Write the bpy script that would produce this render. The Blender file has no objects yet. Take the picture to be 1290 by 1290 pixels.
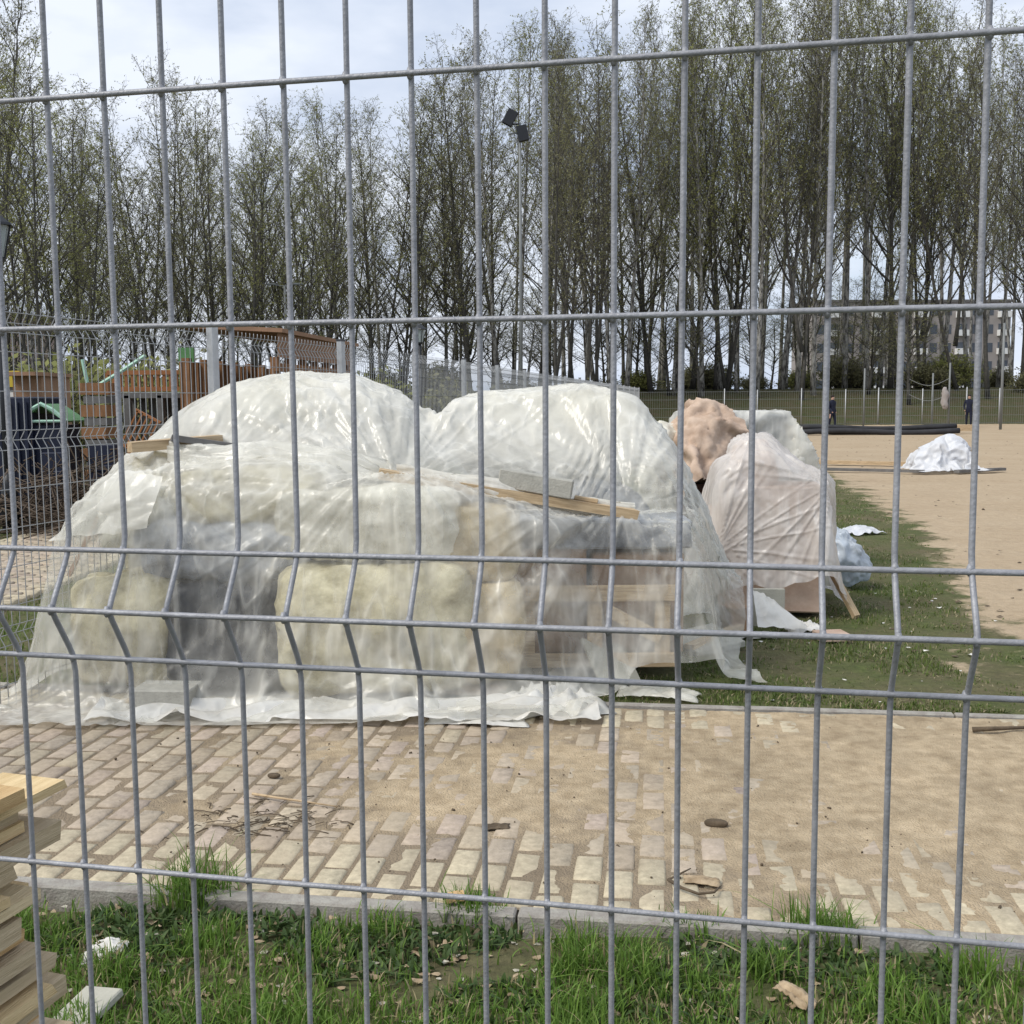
import bpy, bmesh, math, random
import numpy as np
from mathutils import Vector, Matrix, noise, Euler
PI = math.pi
R = math.radians
sc = bpy.context.scene
col = sc.collection
rnd = random.Random(7)

# ---------------------------------------------------------------- camera geometry
F, PITCH, ROLL, EYE = 1350.0, .1033, -.0071, 1.55
FW = Vector((0, math.cos(PITCH), -math.sin(PITCH)))
U0 = Vector((0, math.sin(PITCH), math.cos(PITCH)))
X0 = Vector((1, 0, 0))
RV = X0*math.cos(ROLL) + U0*math.sin(ROLL)
UV = U0*math.cos(ROLL) - X0*math.sin(ROLL)
def ray(x, y):
    return FW + RV*((x-645)/F) - UV*((y-645)/F)
def G(x, y, z=0.0):                      # ground point seen at a photo position
    d = ray(x, y); t = (z-EYE)/d.z
    return Vector((0, 0, EYE)) + d*t
def at(x, y, Y):                         # point at a known distance
    d = ray(x, y)
    return Vector((0, 0, EYE)) + d*(Y/d.y)

# ---------------------------------------------------------------- objects
def tag(o, label=None, cat=None, group=None, kind=None):
    if label: o['label'] = label
    if cat: o['category'] = cat
    if group: o['group'] = group
    if kind: o['kind'] = kind
    return o
def empty(name, loc=(0, 0, 0), rz=0.0, label=None, cat=None, group=None):
    o = bpy.data.objects.new(name, None); col.objects.link(o)
    o.location = loc; o.rotation_euler = (0, 0, rz); o.empty_display_size = .1
    return tag(o, label, cat, group)
def link(name, me, mat, parent=None, smooth=False):
    if mat is not None and len(me.materials) == 0: me.materials.append(mat)
    if smooth:
        me.polygons.foreach_set('use_smooth', [True]*len(me.polygons))
    o = bpy.data.objects.new(name, me); col.objects.link(o)
    if parent is not None: o.parent = parent
    return o
def from_bm(name, bm, mat, parent=None, smooth=False):
    bmesh.ops.recalc_face_normals(bm, faces=bm.faces)
    me = bpy.data.meshes.new(name); bm.to_mesh(me); bm.free()
    return link(name, me, mat, parent, smooth)
def from_np(name, verts, faces, mat, parent=None, smooth=False):
    """verts (n,3); faces (m,k) all of one size"""
    me = bpy.data.meshes.new(name)
    verts = np.asarray(verts, np.float32); faces = np.asarray(faces, np.int32)
    n, (m, k) = len(verts), faces.shape
    me.vertices.add(n); me.vertices.foreach_set('co', verts.ravel())
    me.loops.add(m*k); me.loops.foreach_set('vertex_index', faces.ravel())
    me.polygons.add(m)
    me.polygons.foreach_set('loop_start', np.arange(0, m*k, k, dtype=np.int32))
    me.update(calc_edges=True); me.validate()
    return link(name, me, mat, parent, smooth)
class MB:
    """collects boxes and tubes into ONE mesh"""
    def __init__(s): s.v = []; s.f = []
    def add(s, vs, fs):
        b = len(s.v); s.v += [tuple(v) for v in vs]; s.f += [tuple(b+i for i in q) for q in fs]
    def box(s, c, size, M=None):
        hx, hy, hz = (q/2 for q in size); c = Vector(c)
        vs = [Vector((x*hx, y*hy, z*hz)) for x in (-1, 1) for y in (-1, 1) for z in (-1, 1)]
        vs = [(M @ v if M is not None else v)+c for v in vs]
        s.add(vs, [(0, 1, 3, 2), (4, 6, 7, 5), (0, 4, 5, 1), (2, 3, 7, 6), (0, 2, 6, 4), (1, 5, 7, 3)])
    def tube(s, pts, rad, n=8, cap=True):
        pts = [Vector(p) for p in pts]; rad = rad if isinstance(rad, (list, tuple)) else [rad]*len(pts)
        vs = []; ref = None
        for i, p in enumerate(pts):
            t = (pts[min(i+1, len(pts)-1)]-pts[max(i-1, 0)]).normalized()
            if ref is None: ref = t.orthogonal().normalized()
            a = (ref-t*ref.dot(t))
            a = a.normalized() if a.length > 1e-6 else t.orthogonal().normalized()
            ref = a; b = t.cross(a)
            for k in range(n):
                q = 2*PI*k/n
                vs.append(p+(a*math.cos(q)+b*math.sin(q))*rad[i])
        fs = []
        for i in range(len(pts)-1):
            for k in range(n):
                fs.append((i*n+k, i*n+(k+1) % n, (i+1)*n+(k+1) % n, (i+1)*n+k))
        if cap:
            fs.append(tuple(range(n-1, -1, -1))); fs.append(tuple((len(pts)-1)*n+k for k in range(n)))
        s.add(vs, fs)
    def build(s, name, mat, parent=None, smooth=False, bevel=0):
        me = bpy.data.meshes.new(name); me.from_pydata(s.v, [], s.f); me.update()
        if bevel:
            bm = bmesh.new(); bm.from_mesh(me)
            bmesh.ops.bevel(bm, geom=list(bm.edges), offset=bevel, segments=1, affect='EDGES')
            bm.to_mesh(me); bm.free()
        return link(name, me, mat, parent, smooth)

# ---------------------------------------------------------------- materials
def mat(name, base=(.5, .5, .5), rough=.7, metal=0.0, var=0.0, var2=None, scale=8.0, bump=0.0, bscale=40.0, spec=.3, stretch=None, detail=5):
    """principled material, base colour broken up by noise between base*(1-var) and var2 or base*(1+var), with bump"""
    m = bpy.data.materials.new(name); m.use_nodes = True
    nt = m.node_tree; N = nt.nodes; L = nt.links
    b = N['Principled BSDF']; b.inputs['Roughness'].default_value = rough; b.inputs['Metallic'].default_value = metal
    b.inputs['Specular IOR Level'].default_value = spec
    b.inputs['Base Color'].default_value = (*base, 1)
    tc = N.new('ShaderNodeTexCoord'); co = tc.outputs['Object']
    if stretch:
        mp = N.new('ShaderNodeMapping'); mp.inputs['Scale'].default_value = stretch
        L.new(co, mp.inputs[0]); co = mp.outputs[0]
    if var or var2:
        n = N.new('ShaderNodeTexNoise'); n.inputs['Scale'].default_value = scale; n.inputs['Detail'].default_value = detail
        n.inputs['Roughness'].default_value = .65
        L.new(co, n.inputs['Vector'])
        r = N.new('ShaderNodeValToRGB'); L.new(n.outputs['Fac'], r.inputs[0])
        r.color_ramp.elements[0].position = .32; r.color_ramp.elements[1].position = .68
        r.color_ramp.elements[0].color = (*[c*(1-var) for c in base], 1)
        r.color_ramp.elements[1].color = (*(var2 or [min(1, c*(1+var)) for c in base]), 1)
        L.new(r.outputs[0], b.inputs['Base Color'])
    if bump:
        n2 = N.new('ShaderNodeTexNoise'); n2.inputs['Scale'].default_value = bscale; n2.inputs['Detail'].default_value = 6
        L.new(co, n2.inputs['Vector'])
        bp = N.new('ShaderNodeBump'); bp.inputs['Strength'].default_value = bump; bp.inputs['Distance'].default_value = .02
        L.new(n2.outputs['Fac'], bp.inputs['Height']); L.new(bp.outputs[0], b.inputs['Normal'])
    return m
M = {}
M['wool'] = mat('wool_bag', (.40, .34, .18), .75, var=.45, var2=(.76, .70, .50), scale=5, bump=.5, bscale=14)
M['wool_white'] = mat('wool_bag_white', (.56, .53, .42), .7, var=.3, var2=(.80, .78, .70), scale=5, bump=.5, bscale=14)
M['wool_tan'] = mat('wool_bag_tan', (.46, .35, .19), .75, var=.3, var2=(.66, .56, .38), scale=5, bump=.5, bscale=14)
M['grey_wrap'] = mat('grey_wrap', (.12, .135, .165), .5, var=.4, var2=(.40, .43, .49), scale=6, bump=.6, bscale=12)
M['navy_wrap'] = mat('navy_wrap', (.018, .021, .030), .5, var=.3, scale=6, bump=.4, bscale=9)
M['carton'] = mat('carton', (.27, .165, .095), .8, var=.18, scale=4, bump=.15, bscale=30)
M['carton_pink'] = mat('carton_pink', (.50, .34, .25), .8, var=.2, var2=(.60, .46, .37), scale=4, bump=.2, bscale=20)
M['kraft'] = mat('kraft_paper', (.50, .35, .25), .8, var=.25, var2=(.66, .52, .42), scale=6, bump=.3, bscale=20)
M['wood'] = mat('raw_wood', (.44, .31, .18), .75, var=.28, var2=(.60, .46, .29), scale=6, bump=.25, bscale=50, stretch=(1, 14, 14))
M['block'] = mat('concrete_block', (.36, .35, .31), .9, var=.14, scale=14, bump=.3, bscale=90)

def blob(name, c, size, mtl, rot=0.0, power=4.0, amp=.05, seed=0, n=14, parent=None, nscale=3.0, crease=0.0):
    """soft sack: a superellipsoid with dents and creases"""
    bm = bmesh.new(); bmesh.ops.create_cube(bm, size=2)
    bmesh.ops.subdivide_edges(bm, edges=bm.edges, cuts=n, use_grid_fill=True)
    sx, sy, sz = (q/2 for q in size)
    off = Vector((seed*7.3, seed*3.1, seed*5.7))
    for v in bm.verts:
        p = v.co; l = (abs(p.x)**power+abs(p.y)**power+abs(p.z)**power)**(1/power)
        d = p/l
        q = Vector((d.x*sx, d.y*sy, d.z*sz))
        nn = d.normalized()
        a = noise.noise(q*nscale+off)*amp*1.3
        b = -abs(noise.noise(q*nscale*2.2+off))*amp*.9
        if crease:
            b -= crease*(abs(noise.noise(q*nscale*1.6+off*2))+.6*abs(noise.noise(q*nscale*3.7+off*3))+.3*abs(noise.noise(q*nscale*8+off)))
        v.co = q+nn*(a+b)
    o = from_bm(name, bm, mtl, parent, True)
    o.location = c; o.rotation_euler = (0, 0, rot)
    return o

# ================================================================ the covered heap: what lies under the films
COLLIDE = []; BALES = []; CRATES = []
def bale(c, size, m, label, rot=0.0, power=5.5, amp=.05, cat='bale', name='insulation_bale', group=None):
    o = blob(name, c, size, M[m], rot, power, amp, seed=len(COLLIDE)+1, n=22, crease=.024)
    BALES.append((c, size, rot, power, amp, len(COLLIDE)+1)); tag(o, label, cat, group); COLLIDE.append(o); return o
def crate(c, size, m, label, rot=0.0, name='cardboard_box', cat='box'):
    mb = MB(); hx, hy, hz = size
    mb.box((0, 0, 0), size)
    o = mb.build(name, M[m], None, False, .012); o.location = c; o.rotation_euler = (0, 0, rot)
    CRATES.append((c, size, rot)); tag(o, label, cat); COLLIDE.append(o); return o
bale((-2.08, 5.78, .34), (.62, .52, .66), 'wool', 'squat olive-cream sack at the low left corner of the big film heap', .2)
bale((-1.42, 5.76, .33), (.86, .55, .60), 'navy_wrap', 'dark navy wrapped bale low in the front left of the big heap', .03, 6, .03)
bale((-1.55, 5.80, .76), (.98, .54, .36), 'grey_wrap', 'crumpled blue-grey wrapped bale lying on the dark navy bale', -.05, 4, .06)
bale((-2.02, 5.92, .92), (.56, .50, .42), 'wool_white', 'whitish sack at the left shoulder of the big heap', .3)
bale((-1.42, 5.86, 1.05), (.78, .52, .34), 'wool', 'cream sack on top of the blue-grey wrapped bale', .05)
bale((-.72, 5.68, .37), (1.06, .62, .74), 'wool', 'broad cream sack on the paving under the middle of the front film', .02)
bale((-.76, 5.76, .90), (.98, .58, .42), 'wool_white', 'white bulging sack under the middle of the front film, below the long board', -.06)
bale((-.16, 5.74, .34), (.42, .56, .62), 'wool_tan', 'tan sack low beside the cardboard boxes in the big heap', .1)
bale((-.22, 5.78, .82), (.52, .50, .46), 'wool_tan', 'upper tan sack beside the cardboard boxes in the big heap', -.1)
bale((-1.32, 6.75, .50), (1.2, .80, 1.0), 'wool', 'lower rear left sack of the big heap', .25)
bale((-1.26, 6.72, 1.27), (1.20, .72, .86), 'wool_white', 'topmost white sack forming the left hump of the big heap', .25, 3.0)
bale((-2.02, 6.22, .80), (.50, .60, 1.0), 'wool', 'upright sack against the side fence in the big heap', .3, 3.2)
bale((.22, 6.82, .54), (1.34, .74, 1.06), 'grey_wrap', 'lower rear right bale of the big heap, toned shadow grey below the right hump', -.05)  # dark grey colour stands in for the shadow zone under the white hump
bale((.24, 6.82, 1.30), (1.26, .72, .60), 'wool_white', 'topmost white sack forming the right hump of the big heap', -.05, 2.7)
crate((.20, 6.20, .42), (.44, .40, .62), 'carton', 'tall brown carton left of the pair under the right front film')
crate((.72, 6.22, .40), (.52, .42, .58), 'carton', 'wide brown carton right of the pair under the right front film', -.04)
crate((.46, 6.18, .80), (1.10, .46, .16), 'grey_wrap', 'flat grey wrapped parcel across the two cartons under the right front film', 0, 'wrapped_parcel', 'parcel')
_f = MB()
for _x in (-.36, .02, .40): _f.box((_x, 0, -.10), (.085, .06, .40))
_f.box((0, -.035, .12), (.98, .03, .09)); _f.box((0, -.035, -.26), (.98, .03, .08)); _f.box((.24, -.03, -.06), (.34, .025, .07), Matrix.Rotation(.5, 3, 'Y'))
_f = _f.build('timber_trestle', M['wood'], None, False, .004); _f.location = (.44, 5.93, .36); tag(_f, 'pale timber trestle standing before the brown cartons under the right front film', 'trestle')
# second stack, further right
crate((1.93, 8.00, .46), (.74, .56, .92), 'carton_pink', 'large pinkish carton under the milky film of the right stack', -.2)
bale((1.80, 8.02, 1.06), (.36, .42, .44), 'kraft', 'brown paper sack on top of the pinkish carton', -.2, 3)
bale((1.60, 8.05, .40), (.36, .5, .76), 'kraft', 'brown paper sack beside the pinkish carton', .1, 4)
crate((2.06, 10.1, .71), (.86, .7, 1.40), 'grey_wrap', 'grey wrapped block under the rear film of the right stack', .05, 'wrapped_block', 'block')
# ================================================================ plastic sheets, settled by a short cloth simulation over the goods
from mathutils.bvhtree import BVHTree
def goods_top(xs, ys):
    vs = []; fs = []
    for o in COLLIDE:
        b = len(vs); mw = Matrix.LocRotScale(o.location, o.rotation_euler, None)
        vs += [mw @ v.co for v in o.data.vertices]; fs += [tuple(b+i for i in p.vertices) for p in o.data.polygons]
    t = BVHTree.FromPolygons(vs, fs); H = np.zeros((len(ys), len(xs)))
    for j, y in enumerate(ys):
        for i, x in enumerate(xs):
            h = t.ray_cast(Vector((x, y, 3)), Vector((0, 0, -1)))
            if h[0] is not None: H[j, i] = h[0].z
    return H
def dilate(H, k):
    for _ in range(k):
        Q = H.copy()
        Q[1:] = np.maximum(Q[1:], H[:-1]); Q[:-1] = np.maximum(Q[:-1], H[1:]); H = Q.copy()
        Q[:, 1:] = np.maximum(Q[:, 1:], H[:, :-1]); Q[:, :-1] = np.maximum(Q[:, :-1], H[:, 1:]); H = Q
    return H
def blur(H, k):
    for _ in range(k):
        P = np.pad(H, 1, mode='edge'); H = (P[1:-1, 1:-1]*2+P[:-2, 1:-1]+P[2:, 1:-1]+P[1:-1, :-2]+P[1:-1, 2:])/6
    return H
def ss(a, b, x): t = np.clip((x-a)/(b-a), 0, 1); return t*t*(3-2*t)
def collider(o, thick=.014):
    o.modifiers.new('c', 'COLLISION'); o.collision.thickness_outer = thick; o.collision.thickness_inner = .05; o.collision.cloth_friction = 12
    return o
def settle(P, frames, mass, bend, shrink, stiff=60, pin=None, quality=6):
    """P (ny, nx, 3): start positions, also the rest shape. Returns the settled positions"""
    ny, nx = P.shape[:2]; flat = P.reshape(-1, 3); i = np.arange(nx*ny).reshape(ny, nx)
    f = np.stack([i[:-1, :-1], i[:-1, 1:], i[1:, 1:], i[1:, :-1]], -1).reshape(-1, 4)
    o = from_np('cloth', flat, f, None)
    m = o.modifiers.new('cloth', 'CLOTH'); s = m.settings
    if pin:
        vg = o.vertex_groups.new(name='pin')
        for k, v in enumerate(flat):
            if pin(*v): vg.add([k], 1.0, 'REPLACE')
        s.vertex_group_mass = 'pin'
    s.quality = quality; s.mass = mass; s.air_damping = .3
    s.tension_stiffness = s.compression_stiffness = stiff; s.shear_stiffness = stiff/2; s.bending_stiffness = bend
    s.tension_damping = s.compression_damping = s.shear_damping = 8; s.bending_damping = .3; s.shrink_min = shrink
    cs = m.collision_settings; cs.use_collision = True; cs.distance_min = .012; cs.collision_quality = 2
    m.point_cache.frame_start = 1; m.point_cache.frame_end = frames; sc.frame_start = 1; sc.frame_end = frames
    for q in range(1, frames+1): sc.frame_set(q)
    ev = o.evaluated_get(bpy.context.evaluated_depsgraph_get())
    c = np.zeros(len(flat)*3); ev.data.vertices.foreach_get('co', c); me = o.data
    bpy.data.objects.remove(o); bpy.data.meshes.remove(me); sc.frame_set(1)
    return c.reshape(ny, nx, 3)
def lay_over(x0, x1, y0, y1, res, shape, cut=None, ridge=None, loose=4, soft=10):
    """a sheet following the goods' outline, rows evenly spaced along its length"""
    g = .03; xs = np.arange(x0, x1+.001, res); yg = np.arange(y0, y1, g); xg = np.arange(x0, x1+g, g)
    H0 = goods_top(xg, yg); H = blur(dilate(H0, loose), soft); H = np.maximum(H, dilate(H0, 1)+.02)
    Xg, Yg = np.meshgrid(xg, yg); H = blur(np.maximum(H, shape(Xg, Yg)), 2)+.03
    rows = []
    for x in xs:
        i = min(int((x-x0)/g), len(xg)-2); t = (x-xg[i])/g; z = H[:, i]*(1-t)+H[:, i+1]*t
        rows.append((np.concatenate([[0], np.cumsum(np.hypot(np.diff(yg), np.diff(z)))]), z))
    Lm = max(r[0][-1] for r in rows); ny = int(Lm/res); P = np.zeros((ny, len(xs), 3))
    for i, (s, z) in enumerate(rows):
        c = cut(xs[i]) if cut else 0
        q = c+np.linspace(0, 1, ny)*(s[-1]-c)
        P[:, i, 0] = xs[i]; P[:, i, 1] = np.interp(q, s, yg); P[:, i, 2] = np.interp(q, s, z)
    if ridge is not None:
        Nn = np.cross(np.gradient(P, axis=1), np.gradient(P, axis=0)); Nn /= np.linalg.norm(Nn, axis=2, keepdims=True)+1e-9
        P = P+Nn*ridge(P)[:, :, None]
    return P
def flat_sheet(x0, x1, y0, y1, res, zf):
    xs = np.linspace(x0, x1, int((x1-x0)/res)+1); ys = np.linspace(y0, y1, int((y1-y0)/res)+1)
    return np.array([[(x, y, zf(x, y)+.004*noise.noise(Vector((x*5, y*5, 0)))) for x in xs] for y in ys])
def dome(X, Y, cx, cy, rx, ry, top, base, p=2.4):
    r = (np.abs((X-cx)/rx)**p+np.abs((Y-cy)/ry)**p)**(1/p)
    return np.where(r < 1.0, base+(top-base)*(1-r**2.2), 0)
RIDGE = [at(px, py, Y) for px, py, Y in ((120, 640, 6.2), (150, 590, 6.3), (205, 517, 6.5), (290, 476, 6.7), (370, 463, 6.7), (450, 474, 6.7), (510, 503, 6.7), (548, 524, 6.75), (600, 508, 6.75), (690, 490, 6.75), (790, 503, 6.75), (845, 542, 6.75), (872, 605, 6.75), (900, 700, 6.75))]
def heap_shape(X, Y):
    # level shelf in front, a ridge behind, the sheet hanging straight between
    hs = np.interp(X, [-2.6, -1.9, -.9, -.5, .7, 1.0], [1.0, 1.16, 1.12, 1.07, .88, .86])
    xr = np.linspace(-2.8, 1.6, 177); zr = np.interp(xr, [p.x for p in RIDGE], [p.z for p in RIDGE])
    for _ in range(3): zr[1:-1] = (zr[:-2]+2*zr[1:-1]+zr[2:])/4
    rz = np.interp(X, xr, zr)
    t = np.clip((Y-6.0)/(6.66-6.0), 0, 1); s = 1-(1-t)**1.9
    z = hs+np.maximum(rz-hs, 0)*s
    side = ss(-2.62, -2.30, X)*(1-ss(.98, 1.16, X))
    z = z*side*ss(5.20, 5.47, Y-.25*ss(.2, .5, X))*(1-ss(7.15, 7.55, Y))
    r = np.interp(X, [.9, 1.05, 1.17, 1.30, 1.42], [1.34, 1.20, .9, .52, .36])*ss(6.1, 6.5, Y)*(1-ss(7.1, 7.5, Y))
    return np.maximum(z, np.where(X > .85, r, 0))
def stack_shape(X, Y):
    r = np.sqrt(((X-1.80)/.62)**2+((Y-7.95)/.55)**2)
    z = np.where(r < 1, 1.30-.42*r**.9, 0)
    top = (.98-.10*np.abs(X-1.9))*ss(1.42, 1.56, X)*(1-ss(2.30, 2.44, X))*ss(7.58, 7.72, Y)*(1-ss(8.32, 8.5, Y))
    return np.maximum(z*(top > .3), top)
def heap_folds(P):
    """folds fanning out from where the sheet is tied or weighed down"""
    X, Y, Z = P[..., 0], P[..., 1], P[..., 2]; out = np.zeros(X.shape)
    nz = np.vectorize(lambda a, b, c: noise.noise(Vector((a, b, c))))
    for k, (ax, ay, az, n, r0, amp) in enumerate([(-.62, 5.8, 1.15, 15, 1.2, .016), (.66, 6.05, .95, 16, 1.2, .018), (-1.5, 6.75, 1.8, 12, 1.2, .008), (-1.85, 5.6, 1.2, 14, 1.1, .018), (-2.0, 5.3, 0, 12, .8, .016), (-.4, 5.25, .05, 12, .8, .016), (1.4, 6.8, .3, 18, 1.2, .02)]):
        dx, dy, dz = X-ax, Y-ay, Z-az; r = np.sqrt(dx*dx+dy*dy+dz*dz)+1e-6
        q = np.arctan2(dz+dy*.7, dx)*n/3.14; w = np.clip(1-r/(r0*1.15), 0, 1)*np.clip(r/.15, 0, 1)
        out += amp*w*(1-2.2*np.abs(nz(q+k*17, r*.5, k*3.1)))*1.4
    return out
def run_drapes():
    tmp = []
    gb = MB(); gb.box((5, 12, -.1), (40, 60, .2)); tmp.append(collider(gb.build('collider', None), .01))
    for args in BALES: tmp.append(collider(blob('collider', args[0], args[1], None, *args[2:5], seed=args[5], n=6)))
    for c, size, rot in CRATES:
        mb = MB(); mb.box((0, 0, 0), size); o = mb.build('collider', None); o.location = c; o.rotation_euler = (0, 0, rot); tmp.append(collider(o))
    D = {}
    D['hem'] = settle(flat_sheet(-2.05, .40, 5.02, 5.36, .022, lambda x, y: .06+.035*math.sin(x*11+3*math.sin(y*9))*math.sin(y*16)+.03*noise.noise(Vector((x*6, y*6, 1)))), 16, .01, .01, -.02)
    D['right'] = settle(lay_over(1.30, 2.56, 7.30, 8.75, .032, stack_shape, lambda x: .40+.10*noise.noise(Vector((x*4, 1, 0))), None, 2, 4), 26, .010, .04, .0, 60)
    D['rear'] = settle(flat_sheet(1.02, 3.08, 8.95, 11.3, .06, lambda x, y: 1.58), 50, .02, .06, 0.0, 40)
    pc = collider(blob('collider', (1.66, 9.5, 1.10), (.36, .50, .62), None, .2, 3.0, .02, n=6)); tmp.append(pc)
    D['paper'] = settle(flat_sheet(1.16, 2.16, 8.97, 10.03, .05, lambda x, y: 1.50+.05*noise.noise(Vector((x*7, y*7, 2)))), 56, .012, .05, 0.0, 40)
    hb = [blob('collider', (9.2, 23.2, .22), (.9, .8, .5), None, 0, 2.2, .06, n=6), blob('collider', (9.45, 23.1, .3), (.35, .5, .9), None, 0, 2.5, .05, n=6)]
    tmp += [collider(o, .02) for o in hb]
    D['tarp'] = settle(flat_sheet(8.25, 10.35, 22.0, 24.2, .06, lambda x, y: .80), 34, .02, .02, -.03, 40)
    ex = collider(blob('collider', (1.08, 6.8, .2), (.40, .8, .9), None, 0, 2.5, 0, n=5)); tmp.append(ex)
    P = lay_over(-2.72, 1.40, 4.98, 7.9, .037, heap_shape, lambda x: .62*float(ss(.30, .62, x))+.05*noise.noise(Vector((x*3, 0, 0))), heap_folds)
    D['heap'] = settle(P, 26, .0095, .03, .0, 80, lambda x, y, z: x > 1.34 and 6.3 < y < 7.2)
    for o in tmp:
        me = o.data; bpy.data.objects.remove(o); bpy.data.meshes.remove(me)
    return D
DRAPE = run_drapes()
# ================================================================ ground, paving, sand
KA = R(-8.0)                                        # direction of the near kerb
KU = Vector((math.cos(KA), math.sin(KA), 0)); KV = Vector((-math.sin(KA), math.cos(KA), 0)); KO = Vector((0, 3.06, 0))
def kp(u, v, z=0.0): return KO+KU*u+KV*v+Vector((0, 0, z))
KROT = KA
def sst(a, b, x):
    t = np.clip((x-a)/(b-a), 0, 1); return t*t*(3-2*t)
def vnoise(P, s, o=0.0):
    return np.array([noise.noise(Vector((p[0]*s+o, p[1]*s-o, o*.37))) for p in P])
def ground_z(x, y):
    return -.045+.022*(1-sst(2.9, 3.5, np.asarray(y, float))) + 2.35*sst(60, 80, np.asarray(y, float)) + 0*np.asarray(x, float)
def gz(x, y): return float(ground_z(x, y))
# edge of the worn sand field against the grass, as points seen in the photo
EDGE = [G(*p) for p in ((1500, 800), (1290, 812), (1215, 740), (1190, 690), (1150, 655), (1095, 622), (1050, 596), (1015, 583))]
EX = [p.x for p in EDGE]; EY = [p.y for p in EDGE]
EXr = np.interp
def sandness(x, y):
    """1 on bare sand, 0 in grass (soft, world metres)"""
    x = np.asarray(x, float); y = np.asarray(y, float)
    ys = np.array(EY); xs = np.array(EX)
    ex = np.interp(y, ys, xs)                       # sand lies right of this
    w = .35+.05*y
    a = sst(-1, 1, (x-ex)/w)
    a = np.where(y < EY[0]-.15, np.where(x > 2.6, .35, 0), a)
    a = a*(1-sst(61, 63, y))
    a = np.where((y > 25) & (y < 62), np.maximum(a, sst(-.5, 1.5, x-(-1.8+.165*(y-6.5)))), a)
    return a
def axis(parts):
    out = [parts[0][0]]
    for a, b, s in parts:
        n = max(1, int(round((b-a)/s))); out += list(np.linspace(a, b, n+1)[1:])
    return np.array(out)
gx = axis([(-260, -60, 20), (-60, -14, 2.3), (-14, -4, .5), (-4, 9, .12), (9, 30, .7), (30, 80, 2.5), (80, 260, 20)])
gy = axis([(-12, 1.5, .9), (1.5, 12, .10), (12, 30, .4), (30, 95, 1.3), (95, 420, 18)])
XX, YY = np.meshgrid(gx, gy)
ZZ = ground_z(XX, YY)
pts2 = np.stack([XX.ravel(), YY.ravel()], 1)
nz1 = vnoise(pts2, 1.1, 3.0); nz2 = vnoise(pts2, 5.0, 9.0)
near = (1-sst(14, 40, YY)).ravel()
ZZ = ZZ.ravel()+(nz1*.016+nz2*.009)*near
uu = (pts2[:, 0]-KO.x)*KU.x+(pts2[:, 1]-KO.y)*KU.y; vv = (pts2[:, 0]-KO.x)*KV.x+(pts2[:, 1]-KO.y)*KV.y
under = (vv > .02) & (vv < 2.36) & (uu > -5.2) & (uu < 4.2)
ZZ = np.where(under, -.075, ZZ)
ZZ = np.where((vv > 2.36) & (vv < 2.9) & (ZZ > -.02) & (YY.ravel() < 8), -.02, ZZ)
idx = np.arange(len(gx)*len(gy)).reshape(len(gy), len(gx))
GF = np.stack([idx[:-1, :-1], idx[:-1, 1:], idx[1:, 1:], idx[1:, :-1]], -1).reshape(-1, 4)

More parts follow.
